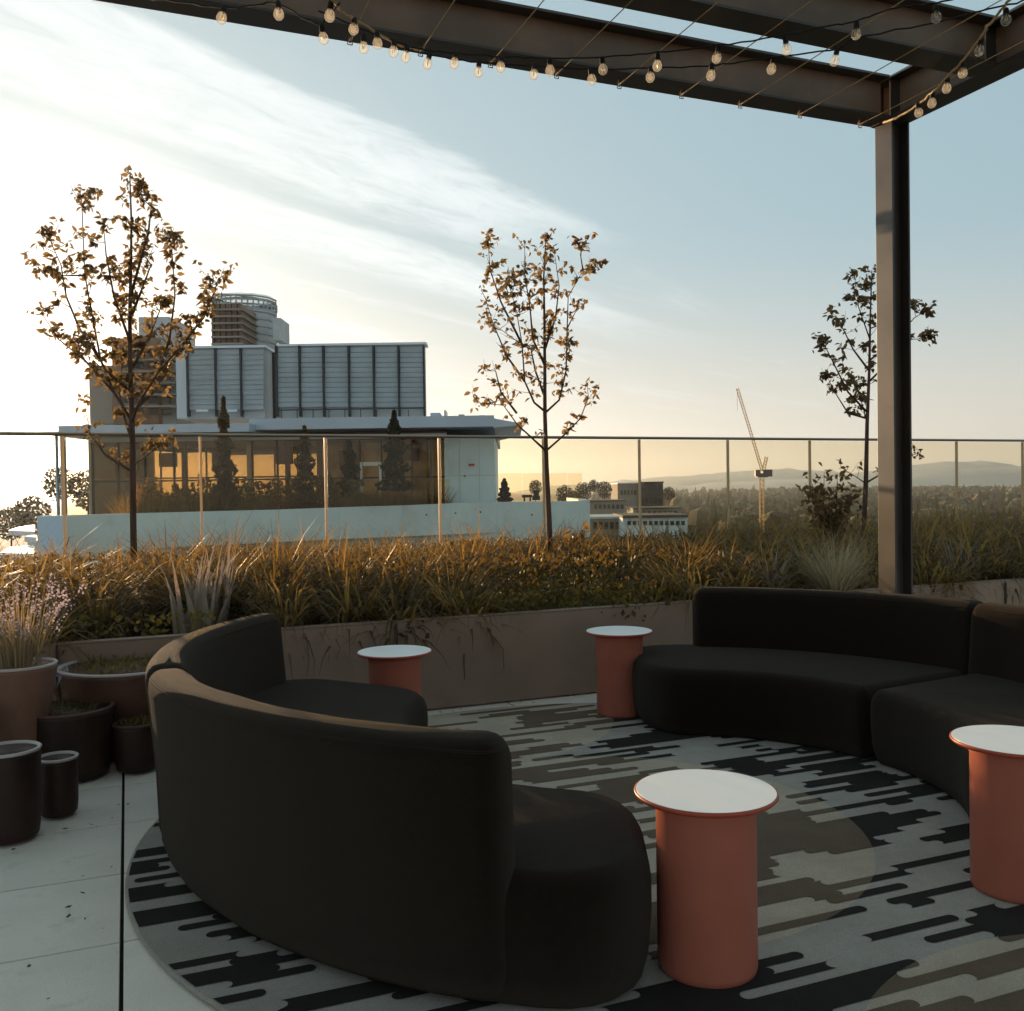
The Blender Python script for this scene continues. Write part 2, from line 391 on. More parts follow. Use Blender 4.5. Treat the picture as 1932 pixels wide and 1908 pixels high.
def sofa(label, c, ri, ro, seat_a, back_a, ks, kb=(.05, .05), group='curved sofas round the rug', seat_h=.392, back_h=.765, foot=.02):
    mid = R((seat_a[0]+seat_a[1])/2); base = Vector((c[0]+(ri+ro)/2*math.cos(mid), c[1]+(ri+ro)/2*math.sin(mid), 0))
    t = thing('sofa_module', label, 'sofa', base, group)
    o = sector(c, ri, ro-.03, *seat_a, *ks); mb = MB(); n = len(o)
    ctr = Vector((c[0], c[1]))
    levels = [(0.012, .05), (.03, .028), (.10, .008), (.20, 0), (seat_h-.10, 0), (seat_h-.065, .004), (seat_h-.04, .012), (seat_h-.02, .025), (seat_h-.006, .042), (seat_h, .054)]
    def inset(o, k):
        if k == 0: return o
        m = len(o); res = []
        for i in range(m):
            a, b, d = Vector(o[i-1]), Vector(o[i]), Vector(o[(i+1) % m]); e1 = (b-a).normalized(); e2 = (d-b).normalized()
            nn = Vector((-(e1.y+e2.y), e1.x+e2.x)); nn.normalize(); res.append(tuple(b+nn*k))
        return res
    # orientation: make inset go inwards
    area = sum(o[i-1][0]*o[i][1]-o[i][0]*o[i-1][1] for i in range(n))
    if area < 0: o = o[::-1]
    def loft(o, levels, name, lean=0):
        mb = MB(); n = len(o); V = []; F = []
        for z, k in levels:
            for x, y in inset(o, k):
                d = (Vector((x, y))-ctr); q = d.normalized()*lean*max(0, z-.3)
                wob = .004*noise.noise(Vector((x*4, y*4, z*4)))
                V.append((x+q.x+wob, y+q.y+wob, z+(wob if z > .2 else 0)))
        L = len(levels)
        for i in range(L-1):
            for k in range(n): F.append((i*n+k, i*n+(k+1) % n, (i+1)*n+(k+1) % n, (i+1)*n+k))
        F += [tuple(range(n-1, -1, -1)), tuple(range((L-1)*n, L*n))]
        mb.add(V, F); return mb.build(name, 'fabric', t, smooth=True)
    loft(o, levels, 'seat')
    o2 = sector(c, ro-.17, ro, *back_a, *kb)
    if sum(o2[i-1][0]*o2[i][1]-o2[i][0]*o2[i-1][1] for i in range(len(o2))) < 0: o2 = o2[::-1]
    bh = back_h
    pp = []
    for x, y in inset(o2, .0125):
        q = (Vector((x, y))-ctr).normalized()*.10*max(0, bh-.035-.3); pp.append((x+q.x, y+q.y, bh-.032))
    bk = loft(o2, [(.03, .045), (.06, .02), (.12, .0), (.35, 0), (bh-.07, 0), (bh-.045, .005), (bh-.022, .017), (bh-.007, .033), (bh, .050)], 'backrest', lean=.10)
    MB().tube(pp+[pp[0]], .0038, 5, cap=False).build('piping', 'fabric', bk, smooth=True)
    return t
CL = (.48, 4.48); CR_ = (.83, 4.30)
sofa('nearest dark curved sofa module, its back to the camera and seat end by a table', CL, 1.2, 2.03, (204.2, 267), (204.2, 255.5), (.07, .28), (.07, .08))
sofa('dark curved sofa module at left, behind the nearest one, facing the back tables', CL, .97, 2.03, (151, 203.8), (156, 203.8), (.28, .07), (.07, .07))
sofa('dark curved sofa module beside the far right side table, in front of the pergola column', CR_, 1.08, 2.05, (29.1, 94), (28.45, 80), (.06, .3), (.055, .1))
sofa('dark curved sofa module at the right edge, behind the nearest right side table', CR_, 1.083, 2.045, (-36, 28.9), (-36, 29.5), (.3, .06), (.1, .055))

# ------------------------------------------------------------------ side tables
def side_table(label, x, y, h=.52):
    t = thing('side_table', label, 'side table', (x, y, .011), 'round pedestal side tables')
    z = .0
    MB().lathe([(.138, 0), (.144, .004), (.146, .02), (.146, h-.055), (.150, h-.045), (.150, h-.020), (.150, h-.018)], n=64).build('pedestal', 'terracotta', t, smooth=True).location = (0, 0, 0)
    a = MB().lathe([(.150, h-.0185), (.190, h-.0175), (.203, h-.014), (.2095, h-.007), (.2085, h-.001), (.205, h)], n=72).build('tabletop', 'terracotta_dark', t, smooth=True); a.location = (0, 0, 0)
    b = MB().lathe([(.2035, h+.0006), (.2030, h+.0016), (.10, h+.0020)], n=72).build('top_surface', 'laminate', t); b.location = (0, 0, 0)
    return t
side_table('terracotta side table with white top nearest the camera, touching the rounded seat end', .558, 2.80)
side_table('terracotta side table at the far end of the right-hand sofa', .66, 5.97)
side_table('terracotta side table half hidden behind the left sofa, against the planter wall', -.67, 5.33)
side_table('terracotta side table cut by the right edge of the picture', 1.737, 3.30)

# ------------------------------------------------------------------ planter
W0 = Vector((.57, 6.65, 0))                 # foot of the planter wall
def wl(s, off=0, z=0): return W0+gx*s+gy*off+Vector((0, 0, z))
planter = thing('planter_box', 'long brown steel planter wall full of grasses along the terrace edge', 'planter', W0)
pw = [-8, -5.2, -3.4, -1.43, 1.25, 3.9, 6.6, 9.4]
for a, b in zip(pw, pw[1:]):
    MB().bar(wl(a+.003, .02, .2925), wl(b-.003, .02, .2925), .04, .58).build('wall_panel', 'planter_steel', planter, bevel=.002)
    MB().bar(wl(a+.002, .035, .589), wl(b-.002, .035, .589), .075, .008).build('coping', 'planter_steel', planter)
for a in pw[1:-1]: MB().bar(wl(a, -.006, .01), wl(a, -.006, .575), .02, .012, up=gx).build('joint_strip', 'mullion', planter)
soil = MB().box(tuple(wl(0.5, 2.3, .46)), (18, 4.5, .08), G).build('soil', 'soil', planter)

# ------------------------------------------------------------------ glass fence
FA = at(118, 819, 9.16); FZ = FA.z
fdir = (at(1816, 828, 13.35)-FA); fdir.z = 0; fdir.normalize(); FP = 1.255
fence = thing('glass_fence', 'frameless glass balustrade with slim brown handrail behind the planting', 'fence', (FA.x, FA.y, 0))
MB().tube([FA-fdir*.6, FA+fdir*14], .017, 8).build('handrail', 'rail', fence)
post_first = pane_first = None
for i in range(0, 11):
    p = FA+fdir*(i*FP)
    pb = MB().box((p.x, p.y, FZ/2+.13), (.022, .03, FZ-.30), math.atan2(fdir.y, fdir.x)).build('post', 'glass_edge', fence)
    q = FA+fdir*((i+.5)*FP)
    MB().box((q.x, q.y, FZ/2+.1), (FP-.04, .012, FZ-.25), math.atan2(fdir.y, fdir.x)).build('glass_pane', 'pane', fence)

# ------------------------------------------------------------------ pergola
CX = at(1683, 235, 6.35); PZ = CX.z
perg = thing('pergola', 'dark steel pergola of deep beams over the seating, one column at its corner', 'pergola', (CX.x, CX.y, 0))
bx = gx.copy(); by = gy.copy()
def ibeam(a, b, name='beam', D=.275, Wf=.18, tf=.016, tw=.012, inset=0):
    "I-section from a to b, z given is the underside"
    a, b = Vector(a), Vector(b); up = Vector((0, 0, 1))
    o = MB().bar(a+up*tf/2, b+up*tf/2, Wf, tf).bar(a+up*(D-tf/2), b+up*(D-tf/2), Wf, tf).build(name, 'steel', perg, bevel=.002)
    MB().bar(a+up*D/2, b+up*D/2, tw, D-2*tf).build('web', 'web_lit_brown', o)
    return o
corner = Vector((CX.x, CX.y, PZ))
ibeam(corner-bx*9+bx*.10, corner-bx*.10)                      # outer beam over the planter side
ibeam(corner+by*.10, corner-by*8, name='edge_beam')
for k in range(1, 9): ibeam(corner-by*(.82*k)-bx*9, corner-by*(.82*k)-bx*.102)
# column: H section
cw = .15
H = MB(); 
for s in (-1, 1): H.bar(corner+bx*s*(cw/2-.007)+Vector((0, 0, -PZ)), corner+bx*s*(cw/2-.007)-Vector((0, 0, .001)), cw, .014, up=bx)
H.bar(corner-Vector((0, 0, PZ)), corner-Vector((0, 0, .001)), .010, cw-.028, up=bx)
H.build('column', 'steel', perg, bevel=.002)
MB().box(tuple(corner+Vector((0, 0, -PZ+.012))), (.34, .34, .02), G).build('base_plate', 'steel', perg)
for k in (-.12, .12):
    MB().box(tuple(corner+by*k*.6-bx*.0+Vector((0, 0, .1375))), (.17, .010, .242), G).build('stiffener', 'steel', perg)
for k in (1, 2, 3): MB().box(tuple(corner-by*.82*k-bx*.05+Vector((0, 0, .1375))), (.08, .010, .240), G).build('stiffener', 'steel', perg)

# wires from eyelets on the outer beam, square to it
n = 0
wl_names = ['first thin straight wire from the column', 'second thin straight wire from the column', 'third thin straight wire from the column', 'fourth thin straight wire from the column', 'fifth thin straight wire from the column', 'sixth thin straight wire from the column', 'seventh thin straight wire from the column', 'eighth thin straight wire from the column', 'ninth thin straight wire from the column']
for k, s in enumerate((.27, .75, 1.20, 1.62, 2.04, 2.44, 2.84, 3.24, 3.62)):
    a = corner-bx*s+Vector((0, 0, -.035))
    t = thing('taut_wire', wl_names[k]+', eyed to the outer beam', 'wire', a, 'taut wires under the pergola')
    MB().tube([a, a-by*8+Vector((0, 0, .02))], .0028, 5).build('strand', 'lit_cable_wire', t)
    MB().tube([a+Vector((0, 0, .036)), a+Vector((0, 0, -.01))], .006, 6).tube([a+gx*.012+Vector((0, 0, -.02)), a-gx*.012+Vector((0, 0, -.02)), a-gx*.012+Vector((0, 0, .012)), a+gx*.012+Vector((0, 0, .012)), a+gx*.012+Vector((0, 0, -.02))], .003, 5).tube([a, a-by*.07], .006, 6).build('turnbuckle', 'rail', t)

# festoon strings
bulb_me = sock_me = None
def festoon(label, pts, bulbs, mat='cable', rad=.0042, wob=.004):
    "pts: cable points in space; bulbs: indices (float) along pts where a bulb hangs"
    t = thing('string_light', label, 'string light', pts[0], 'festoon lights under the pergola')
    fine = []
    for i in range(len(pts)-1):
        for q in range(6):
            f = q/6; p = pts[i].lerp(pts[i+1], f)
            if 0 < i < len(pts)-2:
                p0, p1, p2, p3 = pts[i-1], pts[i], pts[i+1], pts[i+2]
                p = .5*((2*p1)+(p2-p0)*f+(2*p0-5*p1+4*p2-p3)*f*f+(3*p1-p0-3*p2+p3)*f**3)
            fine.append(p+Vector([random.uniform(-wob, wob) for _ in range(3)]))
    fine.append(pts[-1]); MB().tube(fine, rad, 6).build('cable', mat, t)
    global bulb_me, sock_me
    for bp in bulbs:
        if bulb_me is None:
            sock = MB().lathe([(.006, .012), (.012, .006), (.0155, -.002), (.0165, -.03), (.015, -.034)], n=14).build('socket', 'cable', t, smooth=True); sock_me = sock.data
            bulb = MB().lathe([(.013, -.030), (.0155, -.036), (.024, -.050), (.0285, -.066), (.0275, -.080), (.019, -.094), (.006, -.100), (.0005, -.101)], n=18).build('bulb', 'bulb_glass', sock, smooth=True); bulb_me = bulb.data
            fil = MB().tube([(.005, 0, -.035), (.010, 0, -.06), (.004, .004, -.075), (-.004, -.004, -.06), (-.010, 0, -.075), (-.005, 0, -.035)], .0022, 5).build('filament', 'filament', bulb); fil_me = fil.data; festoon.fil = fil_me
            fil.parent = sock; fil.location = (0, 0, 0)
        else:
            sock = bpy.data.objects.new('socket', sock_me); COL.objects.link(sock); sock.parent = t
            bulb = bpy.data.objects.new('bulb', bulb_me); COL.objects.link(bulb); bulb.parent = sock
            fil = bpy.data.objects.new('filament', festoon.fil); COL.objects.link(fil); fil.parent = sock
        bulb.location = (0, 0, 0); sock.location = bp-Vector(t.location); sock.scale = (.86, .86, .86); sock.rotation_euler = (random.uniform(-.25, .25), random.uniform(-.25, .25), random.uniform(0, 6))
    return t
def on_z(px, py, z):
    v = cF*FPX+cR*(px-966)+cU*(954-py); k = (z-EYE)/v.z; return Vector((v.x*k, v.y*k, z))
def strand(label, cable, bulbs, z0, mat='cable', rad=.0042):
    festoon(label, [on_z(x, y, z) for x, y, z in cable], [on_z(x, y-14*3.9/max(3, on_z(x, y, z0).y), z0) for x, y in bulbs], mat, rad)
zt = PZ-.09
strand('string of bulbs climbing from the column corner to the top right', [(1666, 232, PZ-.03), (1690, 224, zt), (1735, 195, zt), (1762, 171, zt), (1790, 142, zt), (1820, 110, zt), (1853, 66, zt), (1865, 48, zt), (1900, 5, zt), (1945, -40, zt)],
       [(1898, 30), (1851.6, 85), (1818, 128), (1788, 158), (1760, 185), (1731.6, 205)], zt, 'lit_cable_wire', .007)
strand('upper dark string of bulbs crossing the pergola from left to right', [(600, 20, zt), (700, 62, zt), (791, 92, zt), (861, 100, zt), (947, 107, zt), (1037, 110, zt), (1136, 107, zt), (1241, 99, zt), (1356, 86, zt), (1481, 66, zt), (1560, 50, zt), (1616, 40, zt), (1690, 15, zt), (1765, 6, zt), (1830, -12, zt)],
       [(1765, 25), (1616.5, 55), (1481.5, 82), (1356, 100), (1241, 113), (1136, 120), (1037.5, 122), (947.5, 118), (861, 110)], zt)
strand('lower dark string of bulbs crossing the pergola from left to right', [(740, 85, zt), (811, 104, zt), (904, 118, zt), (1009, 124, zt), (1114, 131, zt), (1228, 129, zt), (1343, 124, zt), (1460, 108, zt), (1580, 92, zt), (1615, 72, zt), (1768, 43, zt), (1835, 24, zt), (1932, 2, zt), (1990, -12, zt)],
       [(1580, 103), (1460, 120), (1343, 132), (1228, 138), (1114, 140), (1009, 132), (904, 127), (811, 112)], zt)
strand('string of closely hung bulbs at the left end of the beam', [(610, -25, zt), (640, 18, zt), (668, 36, zt), (711, 62, zt), (744, 80, zt), (769, 90, zt), (791, 94, PZ-.03)],
       [(624, 17), (669, 48), (711, 72), (744, 88), (769, 98), (686, 78)], zt, 'lit_cable_wire', .006)
strand('short dark string of bulbs at the top left of the picture', [(640, 5, zt), (607, 48, zt), (525, 8, zt), (470, 12, zt), (423, 16, zt), (330, 2, zt), (217, -8, zt)],
       [(607, 60), (525, 17), (423, 25)], zt)

# ------------------------------------------------------------------ plant generators
class Blades:
    def __init__(s): s.V = []; s.F = []; s.n = 0
    def blade(s, b, az, L, lean, wd, curl=1.0, seg=4):
        ca, sa = math.cos(az), math.sin(az); x, y, z = b; an = lean; st = L/seg; px, py = -sa, ca
        for i in range(seg+1):
            w2 = wd*.5*(1-(i/seg)**1.6)*(.75+.5*math.sin(math.pi*min(1, i/seg+.15)))
            if i == seg: w2 = wd*.04
            s.V.append((x-px*w2, y-py*w2, z)); s.V.append((x+px*w2, y+py*w2, z))
            x += ca*math.sin(an)*st; y += sa*math.sin(an)*st; z += math.cos(an)*st; an += curl/seg*(.6+.8*i/seg)
        for i in range(seg): o = s.n+2*i; s.F.append((o, o+1, o+3, o+2))
        s.n += 2*(seg+1)
    def quad(s, c, size, nrm=None):
        d = Vector((random.gauss(0, 1), random.gauss(0, 1), random.gauss(0, .7))).normalized() if nrm is None else nrm
        a = d.orthogonal().normalized(); a.rotate(Matrix.Rotation(random.uniform(0, 6.28), 3, d)); b = d.cross(a); c = Vector(c)
        s.V += [tuple(c-a*size*.5), tuple(c+b*size*.33), tuple(c+a*size*.5+d*size*.08), tuple(c-b*size*.33)]; s.F.append((s.n, s.n+1, s.n+2, s.n+3)); s.n += 4
    def build(s, name, mat, parent=None, kind=None): return np_mesh(name, s.V, s.F, mat, parent=parent, kind=kind)
rnd = random.Random(11); random.seed(3)
def clump(B, x, y, z, n, L, wd, spread=.06, curl=1.3, lean=.45):
    for _ in range(n):
        a = random.uniform(0, 6.283); r = spread*math.sqrt(random.random())
        B.blade((x+r*math.cos(a), y+r*math.sin(a), z), a+random.uniform(-.6, .6), L*random.uniform(.55, 1.15), abs(random.gauss(0, lean))*.8+.05, wd*random.uniform(.7, 1.3), curl*random.uniform(.3, 1.5))
sed, sedd, cov, und = Blades(), Blades(), Blades(), Blades()
keep = [at(1575, 1100, 7.6), at(352, 1130, 6.1), at(400, 1100, 6.3)]
for q_ in keep: q_.z = .44
s = -7.2
while s < 8.6:
    off = .26
    while off < 3.95:
        ss = s+random.uniform(-.13, .13); oo = off+random.uniform(-.1, .1); p = wl(ss, oo, .49)
        px = 966+1800*p.x/p.y
        cover = (900 < px < 1260 and oo < 1.4) or (150 < px < 290 and oo < .4)
        tall = .54 if px < 1300 else (.54 if px < 1700 else .60)
        tall *= (.80+.20*min(1, oo/1.2)); tall *= random.uniform(.8, 1.15)
        if min((p-q_).length for q_ in keep) < .38: off += .38; continue
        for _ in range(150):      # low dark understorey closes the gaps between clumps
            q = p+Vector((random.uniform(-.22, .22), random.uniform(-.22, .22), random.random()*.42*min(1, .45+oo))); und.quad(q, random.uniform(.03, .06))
        if cover:
            hgt = .12+.22*min(1, oo/1.5)+.06*noise.noise(Vector((ss*2, oo*2, 0)))
            for _ in range(130):
                q = p+Vector((random.uniform(-.19, .19), random.uniform(-.19, .19), random.uniform(0, 1)**.6*hgt)); cov.quad(q, random.uniform(.028, .055))
            if random.random() < .3: clump(sed, p.x, p.y, p.z, 25, tall*.8, .012)
        else:
            dark = noise.noise(Vector((ss*.55+4, oo*.5, 7))) > -.02 or (430 < px < 820 and oo < 2)  # darker clumps in noise patches, and always along the front left of middle
            nb = 150 if oo < 2.4 else 100
            wide = random.random() < .6
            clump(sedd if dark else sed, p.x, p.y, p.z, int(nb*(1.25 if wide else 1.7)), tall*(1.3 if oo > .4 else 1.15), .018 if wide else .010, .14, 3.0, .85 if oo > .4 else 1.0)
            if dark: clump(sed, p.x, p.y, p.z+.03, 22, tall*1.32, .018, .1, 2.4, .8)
            if dark and random.random() < .5: clump(sed, p.x+.1, p.y, p.z, 18, tall*1.1, .012)
        off += .38
    s += .37
# overhang along the coping
for _ in range(520):
    ss = random.uniform(-7, 8.4); p = wl(ss, random.uniform(.03, .22), .57)
    px = 966+1800*p.x/p.y
    if not (850 < px < 1320 or 130 < px < 400): continue
    for _ in range(9): cov.quad(p+Vector((random.uniform(-.08, .08), random.uniform(-.02, .08), random.uniform(.02, .15))), random.uniform(.025, .05))
tag(sed.build('sedge_grass', 'sedge'), 'golden backlit sedge grass filling the long planter', 'grass', kind='stuff')
tag(sedd.build('dark_sedge', 'sedge_dark'), 'dark brownish sedge clumps in patches through the planter', 'grass', kind='stuff')
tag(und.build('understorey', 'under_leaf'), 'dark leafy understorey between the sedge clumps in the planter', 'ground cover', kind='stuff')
tag(cov.build('ground_cover', 'cover_leaf'), 'low small-leaved ground cover along the front of the planter', 'ground cover', kind='stuff')

def tuft(name, label, cat, p, n, L, wd, mat, **kw):
    t = thing(name, label, cat, p); B = Blades(); clump(B, p[0], p[1], p[2], n, L, wd, **kw); B.build('blades', mat, t); return t
p = at(1575, 1100, 7.62); p.z = .51; tuft('feather_grass', 'pale straw tuft of fine feather grass behind the right sofa back', 'ornamental grass', p, 600, .62, .006, 'feather', spread=.10, curl=1.6, lean=.6)
for k, (px, py, d) in enumerate(((348, 1130, 6.1), (384, 1120, 6.15), (408, 1090, 6.4))):
    p = at(px, py, d); p.z = .49
    tuft('silver_plant', ('leftmost silvery upright leafed plant among dark sedge', 'middle silvery upright leafed plant among dark sedge', 'rightmost silvery upright leafed plant among dark sedge, set furthest back')[k], 'plant', p, 16, .62, .035, 'silver_leaf', spread=.09, curl=.5, lean=.22)
for k, (px, d) in enumerate(((1450, 7.7), (1300, 8.3), (1700, 8.9), (1810, 8.4))):
    p = at(px, 1080, d); p.z = .49
    tuft('pale_sedge', ('pale wide-bladed sedge left of the straw feather grass', 'pale wide-bladed sedge right of the middle tree trunk', 'pale wide-bladed sedge just behind the column', 'pale wide-bladed sedge right of the column')[k], 'ornamental grass', p, 90, .5, .016, 'silver_leaf', spread=.12, curl=1.5, lean=.5)

# ------------------------------------------------------------------ trees
def leaf_shape(B, c, size):
    "pointed leaf folded along its midrib, mostly hanging"
    ax = Vector((random.gauss(0, .8), random.gauss(0, .8), -.45+random.gauss(0, .5))).normalized(); d = Vector([random.gauss(0, 1) for _ in range(3)])
    d = d-ax*d.dot(ax); d = d.normalized() if d.length > .01 else ax.orthogonal().normalized(); sd_ = ax.cross(d); c = Vector(c); S = size; wd = random.uniform(.20, .30)
    P = [(0, 0, 0), (wd, .32, .08), (wd*.85, .62, .06), (0, 1.0, -.08), (-wd*.85, .62, .06), (-wd, .32, .08)]
    o = B.n; B.V += [tuple(c+sd_*x*S+ax*y*S+d*z*S) for x, y, z in P]; B.F += [(o, o+1, o+2, o+3), (o, o+3, o+4, o+5)]; B.n += 6
def tree(label, trunk, limbs, d, lsize, lden, rb, twig=5, seed=0):
    random.seed(seed); base = at(*trunk[0], d); base.z = .42
    t = thing('young_tree', label, 'tree', base, 'young trees in the planter')
    tp = [base]+[at(x, y, d) for x, y in trunk[1:]]; L = len(tp)
    MB().tube(tp, [rb*(1-.85*(i/(L-1))**1.1) for i in range(L)], 8).build('trunk', 'bark', t, smooth=True)
    F = Blades()
    def twigs(pts, r0, nleaf):
        tw = MB(); lng = sum((pts[i+1]-pts[i]).length for i in range(len(pts)-1))
        for q in range(int(lng*twig/.35)):
            f = random.uniform(.15, 1)*(len(pts)-1); i = min(int(f), len(pts)-2); p = pts[i].lerp(pts[i+1], f-i)
            dr = Vector((random.uniform(-1, 1), random.uniform(-1, 1), random.uniform(.1, 1.3))).normalized(); e = p+dr*random.uniform(.06, .2); mid = (p+e)/2+Vector((0, 0, -.01))
            tw.tube([p, mid, e], [.0035, .0025, .0012], 4)
            for _ in range(max(1, int(random.gauss(nleaf*.8, 1)))):
                g = p.lerp(e, random.uniform(.35, 1.05))+Vector([random.gauss(0, .02) for _ in range(3)])
                for _ in range(random.randint(2, 4)): leaf_shape(F, g+Vector([random.gauss(0, .008) for _ in range(3)]), lsize*random.uniform(.6, 1.25))
        for _ in range(int(9*lden)): leaf_shape(F, pts[-1]+Vector([random.gauss(0, .035) for _ in range(3)]), lsize*random.uniform(.7, 1.2))
        return tw
    for lp, sweep, nl in limbs:
        m = len(lp); sweep = sweep if sweep is not None else random.uniform(-.7, .7)
        pts = []
        for i, (x, y) in enumerate(lp): pts.append(at(x, y, d+sweep*(i/(m-1))))
        r0 = rb*(.42 if m > 3 else .26)
        br = MB().tube(pts, [max(.002, r0*(1-.88*i/(m-1))) for i in range(m)], 6).build('branch', 'bark', t, smooth=True)
        tw = twigs(pts, r0, nl*lden)
        if tw.v: tw.build('twigs', 'bark', br, kind='stuff')
    top = tp[-max(3, L*2//3):]; tw = twigs(top, .01, 3*lden); tw.build('twigs', 'bark', t, kind='stuff')
    fo = F.build('foliage', 'leaf', t, kind='stuff')
    return t
tree('largest young tree, at the left against the sunset glow', [(252, 1060), (251, 960), (250, 830), (246, 700), (245, 600), (247, 500), (248, 420), (245, 330)],
     [([(248, 800), (262, 760), (300, 700), (345, 650), (385, 600), (400, 560)], -.5, 4), ([(300, 700), (320, 640), (330, 560), (325, 480), (320, 450)], .3, 3.5), ([(345, 650), (375, 610), (405, 550), (412, 525)], -.2, 4),
      ([(246, 790), (215, 740), (190, 680), (175, 600), (160, 520), (155, 400), (152, 365)], .4, 3), ([(190, 680), (150, 620), (125, 560), (115, 500), (85, 432)], -.3, 3), ([(215, 740), (160, 680), (110, 640), (75, 585)], .5, 3),
      ([(247, 650), (215, 560), (200, 480), (195, 420)], -.4, 4), ([(247, 600), (270, 540), (285, 500), (262, 470)], .3, 3), ([(246, 560), (280, 440), (285, 390), (262, 370)], .2, 4), ([(247, 740), (200, 700), (170, 640), (140, 640)], -.6, 4),
      ([(249, 890), (200, 860), (170, 820), (160, 760)], .3, 2), ([(249, 880), (290, 850), (320, 825)], -.3, 3), ([(247, 700), (280, 640), (300, 590), (310, 560)], .6, 4), ([(248, 830), (235, 790), (225, 740), (230, 690), (215, 650)], .7, 4),
      ([(160, 520), (120, 520), (75, 510)], .1, 4), ([(248, 780), (290, 740), (320, 690), (340, 660)], .5, 4)], 7.8, .060, 1.6, .030, seed=4)
tree('slender young tree in the middle, just right of the white building', [(1040, 1075), (1036, 980), (1031, 880), (1028, 780), (1028, 700), (1027, 600), (1026, 520), (1030, 450)],
     [([(1030, 778), (1008, 760), (990, 720), (985, 650), (975, 590), (960, 530)], -.3, 3), ([(1030, 778), (1055, 755), (1068, 700), (1070, 620), (1072, 560), (1100, 510), (1125, 500)], .3, 3), ([(1029, 850), (1005, 828), (975, 800), (950, 765), (898, 760)], -.2, 1.6),
      ([(1029, 852), (1060, 825), (1095, 790), (1110, 750), (1108, 725)], .2, 1.8), ([(985, 650), (945, 570), (925, 510), (920, 450)], .3, 3.2), ([(1028, 690), (1005, 640), (1000, 580), (990, 520), (990, 460)], -.4, 3), ([(1028, 660), (1048, 600), (1055, 540), (1045, 470)], .3, 3.5),
      ([(1070, 620), (1085, 590), (1100, 575)], .1, 3.5), ([(1100, 510), (1095, 480), (1098, 460)], .1, 3), ([(1028, 750), (1010, 700), (1002, 660), (970, 640), (915, 600)], .4, 2.2), ([(975, 780), (945, 740), (935, 700), (915, 700)], -.2, 1.6), ([(990, 720), (955, 670), (930, 610), (915, 560)], .2, 2)], 8.9, .062, 1.3, .028, seed=9)
tree('young tree half hidden behind the pergola column', [(1626, 1000), (1634, 900), (1636, 800), (1640, 700), (1642, 600), (1645, 510)],
     [([(1638, 780), (1600, 740), (1575, 690), (1555, 650), (1545, 655)], -.4, 4), ([(1640, 700), (1610, 660), (1590, 620), (1570, 590)], .3, 4), ([(1641, 640), (1620, 580), (1612, 520)], -.2, 5), ([(1637, 790), (1600, 780), (1575, 740), (1560, 710)], .3, 5),
      ([(1640, 720), (1680, 680), (1720, 640), (1755, 640)], .2, 4), ([(1641, 680), (1690, 640), (1725, 600), (1750, 585)], -.3, 4), ([(1642, 620), (1690, 600), (1715, 570)], .3, 4), ([(1633, 912), (1615, 900), (1592, 885)], .1, .4), ([(1633, 912), (1670, 890), (1715, 860), (1735, 855)], .1, 2), ([(1637, 800), (1620, 740), (1600, 700)], .5, 5)], 11.0, .070, 1.2, .032, seed=12)
# loose shrub left of the column
def shrub(label, px0, d, stems, seed):
    random.seed(seed); b = at(px0, 1010, d); b.z = .42; t = thing('leafy_shrub', label, 'shrub', b); F = Blades(); m = MB()
    for e in stems:
        q = at(*e, d+random.uniform(-.3, .3)); mid = b.lerp(q, .55)+Vector((random.uniform(-.05, .05), 0, .1)); m.tube([b, mid, q], [.009, .006, .002], 5)
        for f in np.linspace(.35, 1, 16):
            g = b.lerp(mid, min(1, f*2)) if f < .5 else mid.lerp(q, f*2-1)
            for _ in range(3): leaf_shape(F, g+Vector([random.gauss(0, .05) for _ in range(3)]), .085)
    m.build('stems', 'bark', t); F.build('foliage', 'leaf', t, kind='stuff')
shrub('dark loose shrub standing above the grass left of the column', 1560, 10.2, [(1530, 905), (1555, 890), (1580, 900), (1605, 925), (1540, 935), (1570, 930), (1590, 950), (1550, 960), (1615, 930), (1520, 912)], 5)
shrub('low dark bush showing behind the middle tree trunk', 1068, 9.4, [(1050, 1040), (1085, 1025), (1100, 1000), (1065, 1020), (1110, 1040), (1090, 1050)], 8)

# ------------------------------------------------------------------ pots
def pot(label, x, y, r, h, mat, rimmat, taper=.85, plant=None, rt=.014):
    t = thing('plant_pot', label, 'pot', (x, y, 0), 'plant pots beside the planter'); o = (x, y, 0)
    b = MB().lathe([(r*taper*.82, .0), (r*taper*.95, .012), (r*taper, .05), (r*(taper+1)/2, h*.55), (r, h-.03), (r, h-.012)], o, 40).build('body', mat, t, smooth=True)
    MB().lathe([(r, h-.012), (r+.004, h-.004), (r-.002, h), (r-rt, h), (r-rt, h-.05)], o, 44, closed=False).build('rim', rimmat, t, smooth=True)
    MB().lathe([(.001, h-.022), (r*.5, h-.018), (r-rt, h-.03), (r-rt, h-.04)], o, 24, closed=False).build('soil', 'soil', t)
    return t
pot('tall brown pot with a bright rim cut by the left edge, nearest the camera', -2.13, 3.98, .128, .375, 'pot_dark', 'pot_rim', .95, rt=.010)
pot('small dark pot with a bright rim standing right of the tall pot', -2.06, 4.27, .085, .26, 'pot_dark', 'pot_rim', .97, rt=.007)
pot('wide dark brown pot behind the small bright-rimmed pot', -2.28, 4.86, .215, .35, 'pot_dark', 'pot_brown', .9)
pot('small dark pot close against the back of the left sofa', -1.97, 4.95, .12, .25, 'pot_dark', 'pot_brown', .9)
pot('largest bowl-shaped pale rimmed pot in front of the planter wall', -2.15, 5.32, .37, .49, 'pot_brown', 'pot_rim', .72, rt=.02)
